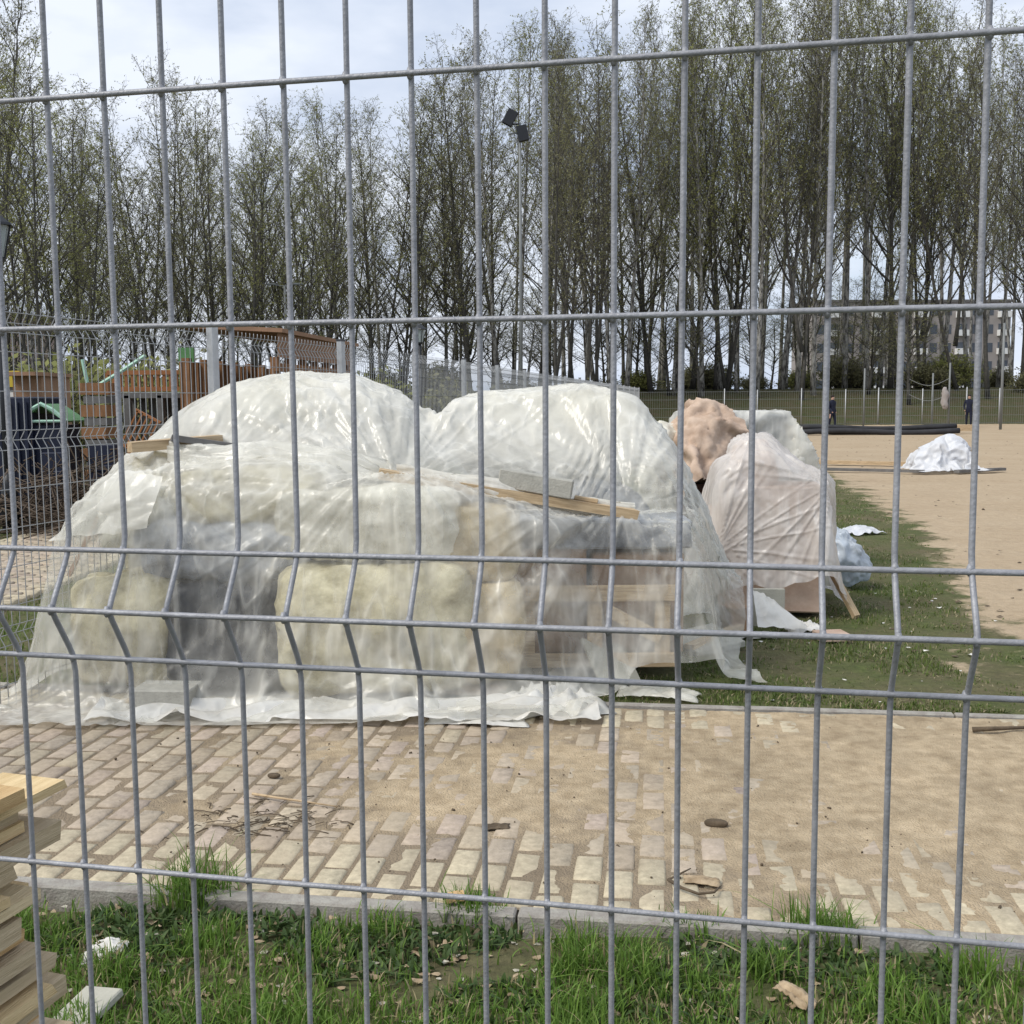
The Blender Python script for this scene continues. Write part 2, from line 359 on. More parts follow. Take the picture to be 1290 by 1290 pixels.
def N_far(N, L, tc):          # rank woodland turf beyond the field is browner
    sp = N.new('ShaderNodeSeparateXYZ'); L.new(tc.outputs['Object'], sp.inputs[0]); r = N.new('ShaderNodeMapRange'); L.new(sp.outputs[1], r.inputs[0]); r.inputs[1].default_value = 55; r.inputs[2].default_value = 66; return r.outputs[0]
def ground_mat():
    m = bpy.data.materials.new('ground'); m.use_nodes = True
    nt = m.node_tree; N = nt.nodes; L = nt.links; b = N['Principled BSDF']; b.inputs['Roughness'].default_value = .95; b.inputs['Specular IOR Level'].default_value = .15
    at_ = N.new('ShaderNodeAttribute'); at_.attribute_name = 'sand'
    tc = N.new('ShaderNodeTexCoord')
    def ns(scale, det=6, rough=.6):
        n = N.new('ShaderNodeTexNoise'); n.inputs['Scale'].default_value = scale; n.inputs['Detail'].default_value = det; n.inputs['Roughness'].default_value = rough
        L.new(tc.outputs['Object'], n.inputs['Vector']); return n.outputs['Fac']
    def ramp(f, stops):
        r = N.new('ShaderNodeValToRGB'); L.new(f, r.inputs[0]); e = r.color_ramp.elements
        e[0].position, e[0].color = stops[0][0], (*stops[0][1], 1); e[1].position, e[1].color = stops[-1][0], (*stops[-1][1], 1)
        for p, c in stops[1:-1]:
            q = e.new(p); q.color = (*c, 1)
        return r.outputs[0]
    def mixc(f, a, c):
        x = N.new('ShaderNodeMix'); x.data_type = 'RGBA'; L.new(f, x.inputs[0]); L.new(a, x.inputs[6]); L.new(c, x.inputs[7]); return x.outputs[2]
    # sand mask broken up
    md = N.new('ShaderNodeMath'); md.operation = 'MULTIPLY_ADD'; L.new(ns(2.2, 8, .7), md.inputs[0]); md.inputs[1].default_value = 1.5; md.inputs[2].default_value = -.75
    ad = N.new('ShaderNodeMath'); ad.operation = 'ADD'; L.new(at_.outputs['Fac'], ad.inputs[0]); L.new(md.outputs[0], ad.inputs[1])
    mask = ramp(ad.outputs[0], [(.40, (0, 0, 0)), (.58, (1, 1, 1))])
    sand = mixc(ramp(ns(.55, 5, .6), [(.35, (0, 0, 0)), (.7, (1, 1, 1))]), ramp(ns(9, 10, .7), [(.3, (.325, .245, .16)), (.7, (.44, .345, .235))]), ramp(ns(14, 10, .7), [(.3, (.36, .28, .19)), (.7, (.50, .40, .28))]))
    turf = mixc(ramp(ns(1.3, 6, .65), [(.35, (0, 0, 0)), (.65, (1, 1, 1))]), ramp(ns(16, 8, .7), [(.3, (.045, .060, .020)), (.7, (.105, .130, .042))]), ramp(ns(22, 8, .7), [(.3, (.080, .066, .040)), (.7, (.165, .145, .080))]))
    far_ = ramp(N_far(N, L, tc), [(0, (1, 1, 1)), (1, (.62, .58, .55))])
    dk = N.new('ShaderNodeMix'); dk.data_type = 'RGBA'; dk.blend_type = 'MULTIPLY'; dk.inputs[0].default_value = 1; L.new(turf, dk.inputs[6]); L.new(far_, dk.inputs[7]); turf = dk.outputs[2]
    L.new(mixc(mask, turf, sand), b.inputs['Base Color'])
    bp = N.new('ShaderNodeBump'); bp.inputs['Strength'].default_value = .55; bp.inputs['Distance'].default_value = .03
    hm = N.new('ShaderNodeMath'); hm.operation = 'MULTIPLY_ADD'; L.new(ns(3.5, 6, .6), hm.inputs[0]); hm.inputs[1].default_value = 3.0; L.new(ns(28, 9, .7), hm.inputs[2]); L.new(hm.outputs[0], bp.inputs['Height']); L.new(bp.outputs[0], b.inputs['Normal'])
    return m
gnd = from_np('ground', np.stack([pts2[:, 0], pts2[:, 1], ZZ], 1), GF, ground_mat(), None, True)
sm = sandness(pts2[:, 0], pts2[:, 1])
a = gnd.data.attributes.new('sand', 'FLOAT', 'POINT'); a.data.foreach_set('value', sm.astype(np.float32))
tag(gnd, kind='structure')

# ---- paving: every brick a low block with chamfered top, sand blown over it
def color_mat(name, rough=.9, bump=.35, bscale=120, noise_amt=.35, nscale=30, spec=.2):
    m = bpy.data.materials.new(name); m.use_nodes = True; nt = m.node_tree; N = nt.nodes; L = nt.links; b = N['Principled BSDF']
    b.inputs['Roughness'].default_value = rough; b.inputs['Specular IOR Level'].default_value = spec
    at_ = N.new('ShaderNodeAttribute'); at_.attribute_name = 'tint'
    tc = N.new('ShaderNodeTexCoord'); n = N.new('ShaderNodeTexNoise'); n.inputs['Scale'].default_value = nscale; n.inputs['Detail'].default_value = 8; n.inputs['Roughness'].default_value = .7
    L.new(tc.outputs['Object'], n.inputs['Vector'])
    mr = N.new('ShaderNodeMapRange'); mr.inputs[1].default_value = .3; mr.inputs[2].default_value = .7; mr.inputs[3].default_value = 1-noise_amt; mr.inputs[4].default_value = 1+noise_amt
    L.new(n.outputs['Fac'], mr.inputs[0])
    mx = N.new('ShaderNodeVectorMath'); mx.operation = 'SCALE'; L.new(at_.outputs['Color'], mx.inputs[0]); L.new(mr.outputs[0], mx.inputs['Scale'])
    L.new(mx.outputs[0], b.inputs['Base Color'])
    bp = N.new('ShaderNodeBump'); bp.inputs['Strength'].default_value = bump; bp.inputs['Distance'].default_value = .006
    n2 = N.new('ShaderNodeTexNoise'); n2.inputs['Scale'].default_value = bscale; n2.inputs['Detail'].default_value = 5; L.new(tc.outputs['Object'], n2.inputs['Vector'])
    L.new(n2.outputs['Fac'], bp.inputs['Height']); L.new(bp.outputs[0], b.inputs['Normal'])
    return m
def set_tint(o, cols_per_vert):
    c = np.ones((len(cols_per_vert), 4), np.float32); c[:, :3] = cols_per_vert
    a = o.data.attributes.new('tint', 'FLOAT_COLOR', 'POINT'); a.data.foreach_set('color', c.ravel())
M['paver'] = color_mat('paver_brick')
def dust(m):          # a veil of sand lies on the brick tops in cloudy patches
    nt = m.node_tree; N = nt.nodes; L = nt.links; b = N['Principled BSDF']; src = b.inputs['Base Color'].links[0].from_socket
    tc = N.new('ShaderNodeTexCoord'); n = N.new('ShaderNodeTexNoise'); n.inputs['Scale'].default_value = 3.2; n.inputs['Detail'].default_value = 10; n.inputs['Roughness'].default_value = .75; L.new(tc.outputs['Object'], n.inputs[0])
    r = N.new('ShaderNodeMapRange'); L.new(n.outputs['Fac'], r.inputs[0]); r.inputs[1].default_value = .40; r.inputs[2].default_value = .66; r.inputs[3].default_value = .05; r.inputs[4].default_value = .62
    x = N.new('ShaderNodeMix'); x.data_type = 'RGBA'; L.new(r.outputs[0], x.inputs[0]); L.new(src, x.inputs[6]); x.inputs[7].default_value = (.42, .345, .25, 1); L.new(x.outputs[2], b.inputs['Base Color'])
dust(M['paver'])
def paving(name, to_world, umin, umax, vmin, vmax, yellow=(.33, .30)):
    V = []; Fc = []; C = []
    W, LN, gp = .105, .208, .0145
    ncol = int((umax-umin)/W); rr = random.Random(3)
    for i in range(ncol):
        u0 = umin+i*W; v = vmin-(LN/2 if i % 2 else 0)
        while v < vmax:
            v0, v1 = max(v, vmin)+gp*.8, min(v+LN, vmax)-gp*.8; v += LN
            if v1-v0 < .03: continue
            ua, ub = u0+gp*.5, u0+W-gp*.5
            z = rr.gauss(0, .0026); tx, ty = rr.gauss(0, .0018), rr.gauss(0, .0018)
            mid = (v0+v1)/2
            if mid-vmin < yellow[0] and rr.random() > .0 or vmax-mid < yellow[1]:
                c = np.array((.46, .405, .29))*rr.uniform(.85, 1.08)
            else:
                c = np.array((.375, .312, .250))*rr.uniform(.82, 1.15)*np.array((1, rr.uniform(.97, 1.04), rr.uniform(.93, 1.03)))
            b0 = len(V); ch = .009
            for (a_, zz, ins) in ((0, -.06, 0), (1, -.007, 0), (2, 0, ch)):
                for (uq, vq, su, sv) in ((ua+ins, v0+ins, -1, -1), (ub-ins, v0+ins, 1, -1), (ub-ins, v1-ins, 1, 1), (ua+ins, v1-ins, -1, 1)):
                    V.append(to_world(uq, vq, z+zz+(su*tx+sv*ty if zz == 0 else 0))); C.append(c)
            for lv in (0, 4):
                for k in range(4): Fc.append((b0+lv+k, b0+lv+(k+1) % 4, b0+lv+4+(k+1) % 4, b0+lv+4+k))
            Fc.append((b0+8, b0+9, b0+10, b0+11))
    o = from_np(name, np.array([tuple(p) for p in V]), np.array(Fc), M['paver'], None, False)
    set_tint(o, np.array(C)); return tag(o, kind='structure')
VK, VE = .09, 2.30
paving('pavement', kp, -4.9, 4.0, VK, VE)
paving('path', lambda u, v, z: Vector((-5.95+v, 3.2+u, z-.01)), 2.4, 16, 0, 2.0, (.22, .22))
# sand lying in the joints and drifting over the bricks, thicker to the right
su = np.arange(-4.9, 4.0, .0125); sv = np.arange(VK, VE, .0125)
SU, SV = np.meshgrid(su, sv); P2 = np.stack([SU.ravel(), SV.ravel()], 1)
n1 = vnoise(P2, 1.25, 5.0); n2 = vnoise(P2, 3.4, 2.0); n3 = vnoise(P2, 11.0, 7.0); n4 = vnoise(P2, 34.0, 1.0)
UU, VV = P2[:, 0], P2[:, 1]
trend = np.interp(UU, [-4.9, -1.6, -.6, .2, .9, 1.6, 4.0], [-.010, -.0074, -.0052, -.0028, -.0002, .0032, .012])
trend += .0062*np.exp(-((VV-1.25)/.55)**2)*np.interp(UU, [-2, -.5, .6], [.25, 1, 1.0]) - .0040*np.exp(-((VV-.30)/.28)**2)
n5 = vnoise(P2, 70.0, 4.0)
sz = trend+n1*.0050+n2*.0045+n3*.0034+n4*.0022+n5*.0010
sz = np.maximum(sz, -.0056+n3*.0015+n4*.0008)
SW = np.array([tuple(kp(u, v)) for u, v in P2]); SW[:, 2] = sz
ii = np.arange(len(su)*len(sv)).reshape(len(sv), len(su))
SFc = np.stack([ii[:-1, :-1], ii[:-1, 1:], ii[1:, 1:], ii[1:, :-1]], -1).reshape(-1, 4)
def sand_mat():
    m = mat('loose_sand', (.45, .345, .222), .95, var=.22, var2=(.58, .465, .315), scale=11, bump=.8, bscale=130, spec=.1, detail=12)
    nt = m.node_tree; N = nt.nodes; L = nt.links; b = N['Principled BSDF']
    a = N.new('ShaderNodeAttribute'); a.attribute_name = 'thick'
    tc = N.new('ShaderNodeTexCoord'); n = N.new('ShaderNodeTexNoise'); n.inputs['Scale'].default_value = 1.7; n.inputs['Detail'].default_value = 8; n.inputs['Roughness'].default_value = .7; L.new(tc.outputs['Object'], n.inputs[0])
    r = N.new('ShaderNodeMapRange'); L.new(n.outputs['Fac'], r.inputs[0]); r.inputs[1].default_value = .35; r.inputs[2].default_value = .68; r.inputs[3].default_value = .78; r.inputs[4].default_value = 1.12
    src = b.inputs['Base Color'].links[0].from_socket
    x = N.new('ShaderNodeMix'); x.data_type = 'RGBA'; L.new(a.outputs['Fac'], x.inputs[0]); x.inputs[6].default_value = (.285, .228, .162, 1); L.new(src, x.inputs[7])
    sc_ = N.new('ShaderNodeVectorMath'); sc_.operation = 'SCALE'; L.new(x.outputs[2], sc_.inputs[0]); L.new(r.outputs[0], sc_.inputs['Scale']); L.new(sc_.outputs[0], b.inputs['Base Color'])
    return m
M['sand'] = sand_mat()
so = from_np('sand', SW, SFc, M['sand'], None, True); tag(so, kind='stuff')
a = so.data.attributes.new('thick', 'FLOAT', 'POINT'); a.data.foreach_set('value', (sst(-.006, .0015, sz)).astype(np.float32))
# kerbs, in one-metre stones
M['kerb'] = mat('kerb_concrete', (.27, .24, .215), .9, var=.16, var2=(.36, .345, .305), scale=18, bump=.3, bscale=120)
mb = MB(); Mk = Matrix.Rotation(KROT, 3, 'Z')
for i in range(-5, 5):
    mb.box(kp(i+.5, .056, -.05+.003*math.sin(i*2.1)), (.992, .062, .12), Mk)
tag(mb.build('kerb', M['kerb'], None, False, .006), kind='structure')
mb = MB()
for i in range(-5, 5):
    mb.box(kp(i+.35, VE+.03, -.048+.003*math.sin(i*1.3)), (.992, .05, .12), Mk)
tag(mb.build('kerb', M['kerb'], None, False, .005), kind='structure')

# ================================================================ fences of welded mesh with folds
M['galv'] = mat('galvanised_wire', (.265, .27, .29), .5, .2, var=.18, scale=38, spec=.5, bump=.15, bscale=300)
M['galv_far'] = mat('galvanised_wire_far', (.31, .32, .33), .5, .25, var=.1, scale=10)
M['galv_post'] = mat('galvanised_post', (.42, .43, .44), .5, .35, var=.1, scale=12, spec=.4)
FOLDS = (.317, 1.317, 1.917)       # lower ends of the folds, each .1 high
HW = [.017, .117, .317, .417, .517, .717, .917, 1.117, 1.317, 1.417, 1.617, 1.817, 1.917, 2.017]
def profile(depth, rnd_=.012):
    """height, offset pairs of a vertical wire"""
    pr = [(0, 0)]
    for f in FOLDS:
        m_ = f+.05
        pr += [(f-.014, 0), (f+.003, .12), (f+.012, .28), (m_-.010, .86), (m_-.003, .98), (m_+.003, .98), (m_+.010, .86), (f+.088, .28), (f+.097, .12), (f+.114, 0)]
    pr += [(2.05, 0)]
    return [(h, o*depth) for h, o in pr]
def mesh_panel(name, A, B, face, mtl, parent, dv=.05555, rv=.0025, depth=.030, nseg=8, base=0.0, smooth=True, local=None):
    """A,B: ends (x,y). face: +1/-1 side the folds bulge to"""
    A = Vector((*A, 0)); B = Vector((*B, 0)); d = (B-A); Ln = d.length; d /= Ln; nrm = Vector((-d.y, d.x, 0))*face
    mb = MB(); n = int(Ln/dv+.02); pr = profile(depth)
    rr = random.Random(int(A.x*100)+5)
    for i in range(n+1):
        x = A+d*(i*dv+(Ln-n*dv)/2)
        ph = rr.uniform(-.0016, .0016)
        mb.tube([x+nrm*(o_-rv)+d*(ph*math.sin(h*4+i))+Vector((0, 0, h+base)) for h, o_ in pr], rv, nseg)
    hs = [(h, 0) for h in HW]+[(f+.05, depth*.98) for f in FOLDS]
    for h, o_ in hs:
        pts = []
        m_ = max(2, int(Ln/.25))
        for k in range(m_+1):
            pts.append(A+d*(Ln*k/m_)+nrm*(o_+rv*.85)+Vector((0, 0, h+base+rr.uniform(-.0012, .0012))))
        mb.tube(pts, rv, nseg)
    if nseg >= 10:          # weld beads at the crossings
        for i in range(n+1):
            x = A+d*(i*dv+(Ln-n*dv)/2)
            for h, o_ in hs:
                if .75 < h < 2.0: mb.tube([x+nrm*(o_+rv*.1)+Vector((0, 0, h-.0048+base)), x+nrm*(o_+rv*.3)+Vector((0, 0, h+base)), x+nrm*(o_+rv*.1)+Vector((0, 0, h+.0048+base))], [rv*.7, rv*1.45, rv*.7], 7)
    o = mb.build(name, mtl, parent, smooth)
    return o
# near fence, right in front of the camera
yaw = -.1986; D = .8925
fdir = Vector((math.cos(yaw), math.sin(yaw), 0))
f0 = Vector((0, D, 0))+fdir*(-.4159)          # a vertical wire stands here
A = f0-fdir*(.05555*17); B = f0+fdir*(.05555*28)
nf = empty('mesh_fence', (A+B)/2, 0, 'grey welded wire fence with a folded rib, close in front of everything', 'fence')
pan = mesh_panel('wire_panel', A.xy, B.xy, -1, M['galv'], None, nseg=10)
def adopt(o, p):
    o.parent = p; o.matrix_parent_inverse = Matrix.Translation(-p.location) if p.rotation_euler.z == 0 else p.matrix_basis.inverted()
adopt(pan, nf)
def post(at_, h, w, mtl, parent, rz=0, name='post', cap=True):
    mb = MB(); Mz = Matrix.Rotation(rz, 3, 'Z'); mb.box((at_[0], at_[1], at_[2]+h/2), (w, w*.66, h), Mz)
    o = mb.build(name, mtl, None, False, .004); adopt(o, parent)
    if cap:
        mc = MB(); mc.box((at_[0], at_[1], at_[2]+h+.008), (w+.006, w*.66+.006, .016), Mz); c = mc.build('post_cap', M['dark_plastic'], None); c.parent = o
    return o
M['dark_plastic'] = mat('dark_plastic', (.05, .05, .055), .5)
for q in (A-fdir*.05, B+fdir*.05):
    post((q.x, q.y, -.1), 2.16, .06, M['galv_post'], nf, yaw)
# side fence running away on the left
SP = [(-2.95, 4.15), (-2.04, 7.3), (-1.49, 9.3), (-1.04, 11.4), (-.62, 13.5), (-.23, 15.7), (.20, 18.2)]
y = 18.2
while y < 43:
    y += 2.45; SP.append((.20+.19*(y-18.2), y))
sf = empty('mesh_fence', (SP[1][0], SP[1][1], 0), 0, 'long grey folded mesh fence running away behind the big film heap', 'fence')
for i, (p, q) in enumerate(zip(SP, SP[1:])):
    dist = (p[1]+q[1])/2
    adopt(mesh_panel('wire_panel', p, q, 1, M['galv_far'], None, nseg=5 if dist < 12 else 3, rv=.0026 if dist < 12 else .0036, smooth=dist < 12), sf)
for i, p in enumerate(SP):
    a_ = SP[min(i+1, len(SP)-1)]; b_ = SP[max(i-1, 0)]
    post((p[0]+.03, p[1]+.0, -.1), 2.17, .075, M['galv_post'], sf, math.atan2(a_[1]-b_[1], a_[0]-b_[0]))
# far fence across the end of the sand field
M['far_mesh'] = mat('far_mesh_wire', (.20, .215, .215), .6)
ff = empty('mesh_fence', (20, 62.3, gz(20, 62.3)), 0, 'low far wire fence with thin posts across the end of the sand field', 'fence')
x = SP[-1][0]; mbw = MB()
x1 = 52
px_ = x
for h in (.05, .5, 1.0, 1.5, 1.95):
    mbw.tube([(x, 62.3, gz(0, 62.3)+h), (x1, 62.3, gz(0, 62.3)+h)], .010, 4)
xx = x
while xx < x1:
    mbw.tube([(xx, 62.3, gz(0, 62.3)+.02), (xx, 62.3, gz(0, 62.3)+1.98)], .0055, 3, False); xx += .13
adopt(mbw.build('wire_panel', M['far_mesh'], None), ff)
xx = x; k = 0
while xx < x1:
    mbp = MB(); mbp.tube([(xx, 62.25, gz(0, 62.3)-.1), (xx, 62.25, gz(0, 62.3)+2.05+.08*(k % 2))], .032, 6)
    adopt(mbp.build('post', M['galv_post'], None, True), ff); xx += 2.55 if k % 3 else 1.9; k += 1
# ================================================================ trees
M['bark'] = mat('dark_bark', (.068, .064, .056), .9, var=.35, scale=6, bump=.5, bscale=25)
def birch_bark():
    m = bpy.data.materials.new('birch_bark'); m.use_nodes = True; nt = m.node_tree; N = nt.nodes; L = nt.links; b = N['Principled BSDF']; b.inputs['Roughness'].default_value = .85
    tc = N.new('ShaderNodeTexCoord'); mp = N.new('ShaderNodeMapping'); mp.inputs['Scale'].default_value = (3, 3, .9); L.new(tc.outputs['Object'], mp.inputs[0])
    n = N.new('ShaderNodeTexNoise'); n.inputs['Scale'].default_value = 2.2; n.inputs['Detail'].default_value = 7; n.inputs['Roughness'].default_value = .75; L.new(mp.outputs[0], n.inputs[0])
    r = N.new('ShaderNodeValToRGB'); L.new(n.outputs['Fac'], r.inputs[0]); e = r.color_ramp.elements
    e[0].position = .42; e[0].color = (.045, .04, .036, 1); e[1].position = .56; e[1].color = (.36, .35, .32, 1)
    L.new(r.outputs[0], b.inputs['Base Color']); return m
M['birch'] = birch_bark()
M['twig'] = mat('twig', (.098, .090, .068), .9, var=.3, scale=1.2)
def leaf_mat(name, c1, c2, s=.5):
    m = mat(name, c1, .7, var=.2, var2=c2, scale=s, detail=3)
    nt = m.node_tree; b = nt.nodes['Principled BSDF']; t = nt.nodes.new('ShaderNodeBsdfTranslucent'); x = nt.nodes.new('ShaderNodeMixShader'); x.inputs[0].default_value = .4
    nt.links.new(b.inputs['Base Color'].links[0].from_socket, t.inputs[0]); nt.links.new(b.outputs[0], x.inputs[1]); nt.links.new(t.outputs[0], x.inputs[2]); nt.links.new(x.outputs[0], nt.nodes['Material Output'].inputs[0])
    return m
M['leaf'] = leaf_mat('spring_leaf', (.21, .215, .085), (.34, .34, .14))
M['leaf_fresh'] = leaf_mat('spring_leaf_fresh', (.23, .245, .082), (.37, .38, .135))
M['leaf_brown'] = leaf_mat('catkin_leaf', (.20, .19, .10), (.30, .295, .145))
def prisms(P0, P1, r0, r1, rng):
    """many three-sided twigs at once"""
    n = len(P0); d = P1-P0; l = np.linalg.norm(d, axis=1, keepdims=True)+1e-9; d = d/l
    a = np.cross(d, rng.normal(size=(n, 3))); a /= np.linalg.norm(a, axis=1, keepdims=True)+1e-9; b = np.cross(d, a)
    V = np.zeros((n, 6, 3))
    for k in range(3):
        q = 2*PI*k/3; o = a*math.cos(q)+b*math.sin(q)
        V[:, k] = P0+o*r0[:, None]; V[:, 3+k] = P1+o*r1[:, None]
    base = (np.arange(n)*6)[:, None]
    Fq = np.concatenate([base+np.array([[k, (k+1) % 3, 3+(k+1) % 3, 3+k]]) for k in range(3)], 0)
    return V.reshape(-1, 3), Fq
def leaves(Pc, size, rng):
    n = len(Pc); a = rng.normal(size=(n, 3)); a /= np.linalg.norm(a, axis=1, keepdims=True)
    b = np.cross(a, rng.normal(size=(n, 3))); b /= np.linalg.norm(b, axis=1, keepdims=True)
    s = size*rng.uniform(.6, 1.4, n)[:, None]
    V = np.stack([Pc-a*s, Pc+b*s*.55, Pc+a*s, Pc-b*s*.55], 1)
    return V.reshape(-1, 3), (np.arange(n)*4)[:, None]+np.arange(4)[None]
def make_tree(seed, H, style):
    """returns trunk mesh and crown mesh; style: birch, dark, fork"""
    rng = np.random.default_rng(seed); rr = random.Random(seed)
    mb = MB(); r0 = H*.0064+.02
    stems = []
    nst = {'birch': 1, 'dark': 1, 'fork': 2, 'clump': 3}[style]
    for s_ in range(nst):
        lean = Vector((rr.gauss(0, .03), rr.gauss(0, .03), 0)) if nst == 1 else Vector((math.cos(s_*2.3+seed)*.16, math.sin(s_*2.3+seed)*.10, 0))
        hh = H*(1 if s_ == 0 else rr.uniform(.8, .95)); z0 = 0 if nst == 1 or style == 'clump' else H*.12
        pts = []; w1, w2 = rr.uniform(0, 6), rr.uniform(0, 6)
        for k in range(12):
            t = k/11
            z = z0*(s_ > 0)+(hh-z0*(s_ > 0))*t
            bend = lean*hh*(t**.8 if nst > 1 else t)
            pts.append(Vector((bend.x+math.sin(w1+t*4)*.012*H*t, bend.y+math.sin(w2+t*3.4)*.012*H*t, z)))
        rs = [max(.012, r0*(1 if nst == 1 else .8)*(1-.93*(k/11)**.9)*(1.25 if k == 0 else 1)) for k in range(12)]
        mb.tube(pts, rs, 7); stems.append((pts, rs))
    A, Bq, ra, rb = [], [], [], []          # twig segments
    LP = []
    def sample(pts, t):
        f = t*(len(pts)-1); i = min(int(f), len(pts)-2); return pts[i].lerp(pts[i+1], f-i)
    cb = {'birch': .30, 'dark': .17, 'fork': .15, 'clump': .18}[style]+rr.uniform(-.05, .08)
    for pts, rs in stems:
        nl = int(H*(1.55 if style == 'birch' else 1.5)/ (1 if nst == 1 else 1.35))
        for i in range(nl):
            t = cb+(1-cb)*((i+rr.random())/nl)**1.0
            if t > .985: continue
            o = sample(pts, t); az = i*2.4+rr.uniform(-.6, .6)
            up = rr.uniform(.62, 1.2) if style != 'birch' else rr.uniform(.85, 1.35)     # rise angle
            prof = (1-((t-cb)/(1-cb)))
            L_ = H*(.05+.165*prof**.75*rr.uniform(.65, 1.15))*(1.0 if style == 'birch' else 1.25)
            dirv = Vector((math.cos(az)*math.cos(up), math.sin(az)*math.cos(up), math.sin(up)))
            lp = [o]; p = o.copy(); d = dirv.copy(); n_ = 6
            for k in range(n_):
                d = (d+Vector((rr.gauss(0, .10), rr.gauss(0, .10), .05 if k < 3 else -.04))).normalized(); p = p+d*(L_/n_); lp.append(p.copy())
            rl = max(.010, .034*L_/4*(1.1 if style == 'birch' else 1.45))
            mb.tube(lp, [rl*(1-.8*k/n_) for k in range(n_+1)], 4, False)
            ns_ = int(4+L_*2.1)
            for j in range(ns_):
                ts = .18+.82*(j+rr.random())/ns_
                q = sample(lp, min(ts, .999)); az2 = rr.uniform(0, 2*PI); e2 = rr.uniform(.1, 1.1)
                l2 = L_*rr.uniform(.12, .34)+.25
                d2 = (Vector((math.cos(az2)*math.cos(e2), math.sin(az2)*math.cos(e2), math.sin(e2)))+dirv*.7).normalized()
                m1 = q+d2*l2*.55; m2 = m1+(d2+Vector((0, 0, -.15))).normalized()*l2*.45
                A += [q, m1]; Bq += [m1, m2]; ra += [.0125, .0095]; rb += [.0095, .006]
                nt_ = rr.randint(2, 4)
                for k in range(nt_):
                    s0 = (q.lerp(m1, rr.random()) if rr.random() < .35 else m1.lerp(m2, rr.random()))
                    dd = Vector((rr.gauss(0, 1), rr.gauss(0, 1), rr.gauss(.15, .6))).normalized()*rr.uniform(.3, .8)
                    s1 = s0+dd*.6; s2 = s1+(dd*.4+Vector((0, 0, -rr.uniform(.05, .38) if style == 'birch' else rr.uniform(-.15, .15))))
                    A += [s0, s1]; Bq += [s1, s2]; ra += [.0065, .005]; rb += [.005, .0035]
                    for w in range(rr.randint(3, 5)):
                        LP.append(s1.lerp(s2, rr.random())+Vector((rr.gauss(0, .05), rr.gauss(0, .05), rr.gauss(0, .05))))
    tm = bpy.data.meshes.new('trunk'); tm.from_pydata(mb.v, [], mb.f); tm.update()
    tm.materials.append(M['birch'] if style == 'birch' else M['bark']); tm.polygons.foreach_set('use_smooth', [True]*len(tm.polygons))
    V1, F1 = prisms(np.array([tuple(v) for v in A]), np.array([tuple(v) for v in Bq]), np.array(ra), np.array(rb), rng)
    LPa = np.array([tuple(v) for v in LP])
    V2, F2 = leaves(LPa, .052, rng)
    V = np.concatenate([V1, V2]); Fq = np.concatenate([F1, F2+len(V1)])
    cm = bpy.data.meshes.new('crown'); n, m_ = len(V), len(Fq)
    cm.vertices.add(n); cm.vertices.foreach_set('co', V.astype(np.float32).ravel())
    cm.loops.add(m_*4); cm.loops.foreach_set('vertex_index', Fq.astype(np.int32).ravel())
    cm.polygons.add(m_); cm.polygons.foreach_set('loop_start', np.arange(0, m_*4, 4, dtype=np.int32))
    cm.materials.append(M['twig']); cm.materials.append(M[['leaf', 'leaf_fresh', 'leaf_brown'][seed % 3]])
    cm.polygons.foreach_set('material_index', np.concatenate([np.zeros(len(F1), np.int32), np.ones(len(F2), np.int32)]))
    cm.update(calc_edges=True)
    return tm, cm, float(np.percentile(V[:, 2], 99.7))
PROTO = []
for sd, H, st in ((1, 24, 'birch'), (2, 24, 'birch'), (3, 24, 'birch'), (4, 24, 'birch'), (5, 22, 'dark'), (6, 22, 'dark'), (7, 22, 'dark'), (8, 20, 'fork'), (9, 20, 'fork'), (10, 20, 'clump')):
    tm, cm, top_ = make_tree(sd, H, st); PROTO.append((tm, cm, top_, st))
def plant(i, x, y, h, rz, label, group, lean=(0, 0), name=None):
    tm, cm, H, st = PROTO[i]
    t = empty(name or {'birch': 'birch_tree', 'dark': 'alder_tree', 'fork': 'forked_tree', 'clump': 'multi_stemmed_tree'}[st], (x, y, gz(x, y)-.05), 0, label, 'tree', group)
    s = h/H; wd = max(.8, min(1.15, s))
    t.scale = (wd, wd, s); t.rotation_euler = (lean[0], lean[1], rz)
    for nm, me in (('trunk', tm), ('crown', cm)):
        o = bpy.data.objects.new(nm, me); col.objects.link(o); o.parent = t
    return t
# skyline of the belt, as tree-top heights seen along the photo
SKY = [(-80, -60), (0, -30), (45, 50), (80, 95), (120, 128), (170, 130), (205, 90), (228, 48), (260, 100), (300, 125), (345, 115), (400, 125), (440, 108), (490, 105), (540, 78), (580, 90), (600, 30), (640, -15), (690, 25), (740, 35), (790, 15), (830, -10), (880, -50), (950, -60), (1050, -60), (1150, -50), (1210, -25), (1250, 20), (1290, 40), (1400, 0)]
sx_ = [p[0] for p in SKY]; sy_ = [p[1] for p in SKY]
tr = random.Random(21)
NTH = ['first', 'second', 'third', 'fourth', 'fifth', 'sixth', 'seventh', 'eighth', 'ninth', 'tenth', 'eleventh', 'twelfth', 'thirteenth', 'fourteenth', 'fifteenth', 'sixteenth', 'seventeenth', 'eighteenth', 'nineteenth', 'twentieth', 'twenty-first', 'twenty-second', 'twenty-third', 'twenty-fourth', 'twenty-fifth', 'twenty-sixth', 'twenty-seventh', 'twenty-eighth', 'twenty-ninth', 'thirtieth', 'thirty-first', 'thirty-second', 'thirty-third', 'thirty-fourth', 'thirty-fifth', 'thirty-sixth', 'thirty-seventh', 'thirty-eighth', 'thirty-ninth', 'fortieth']
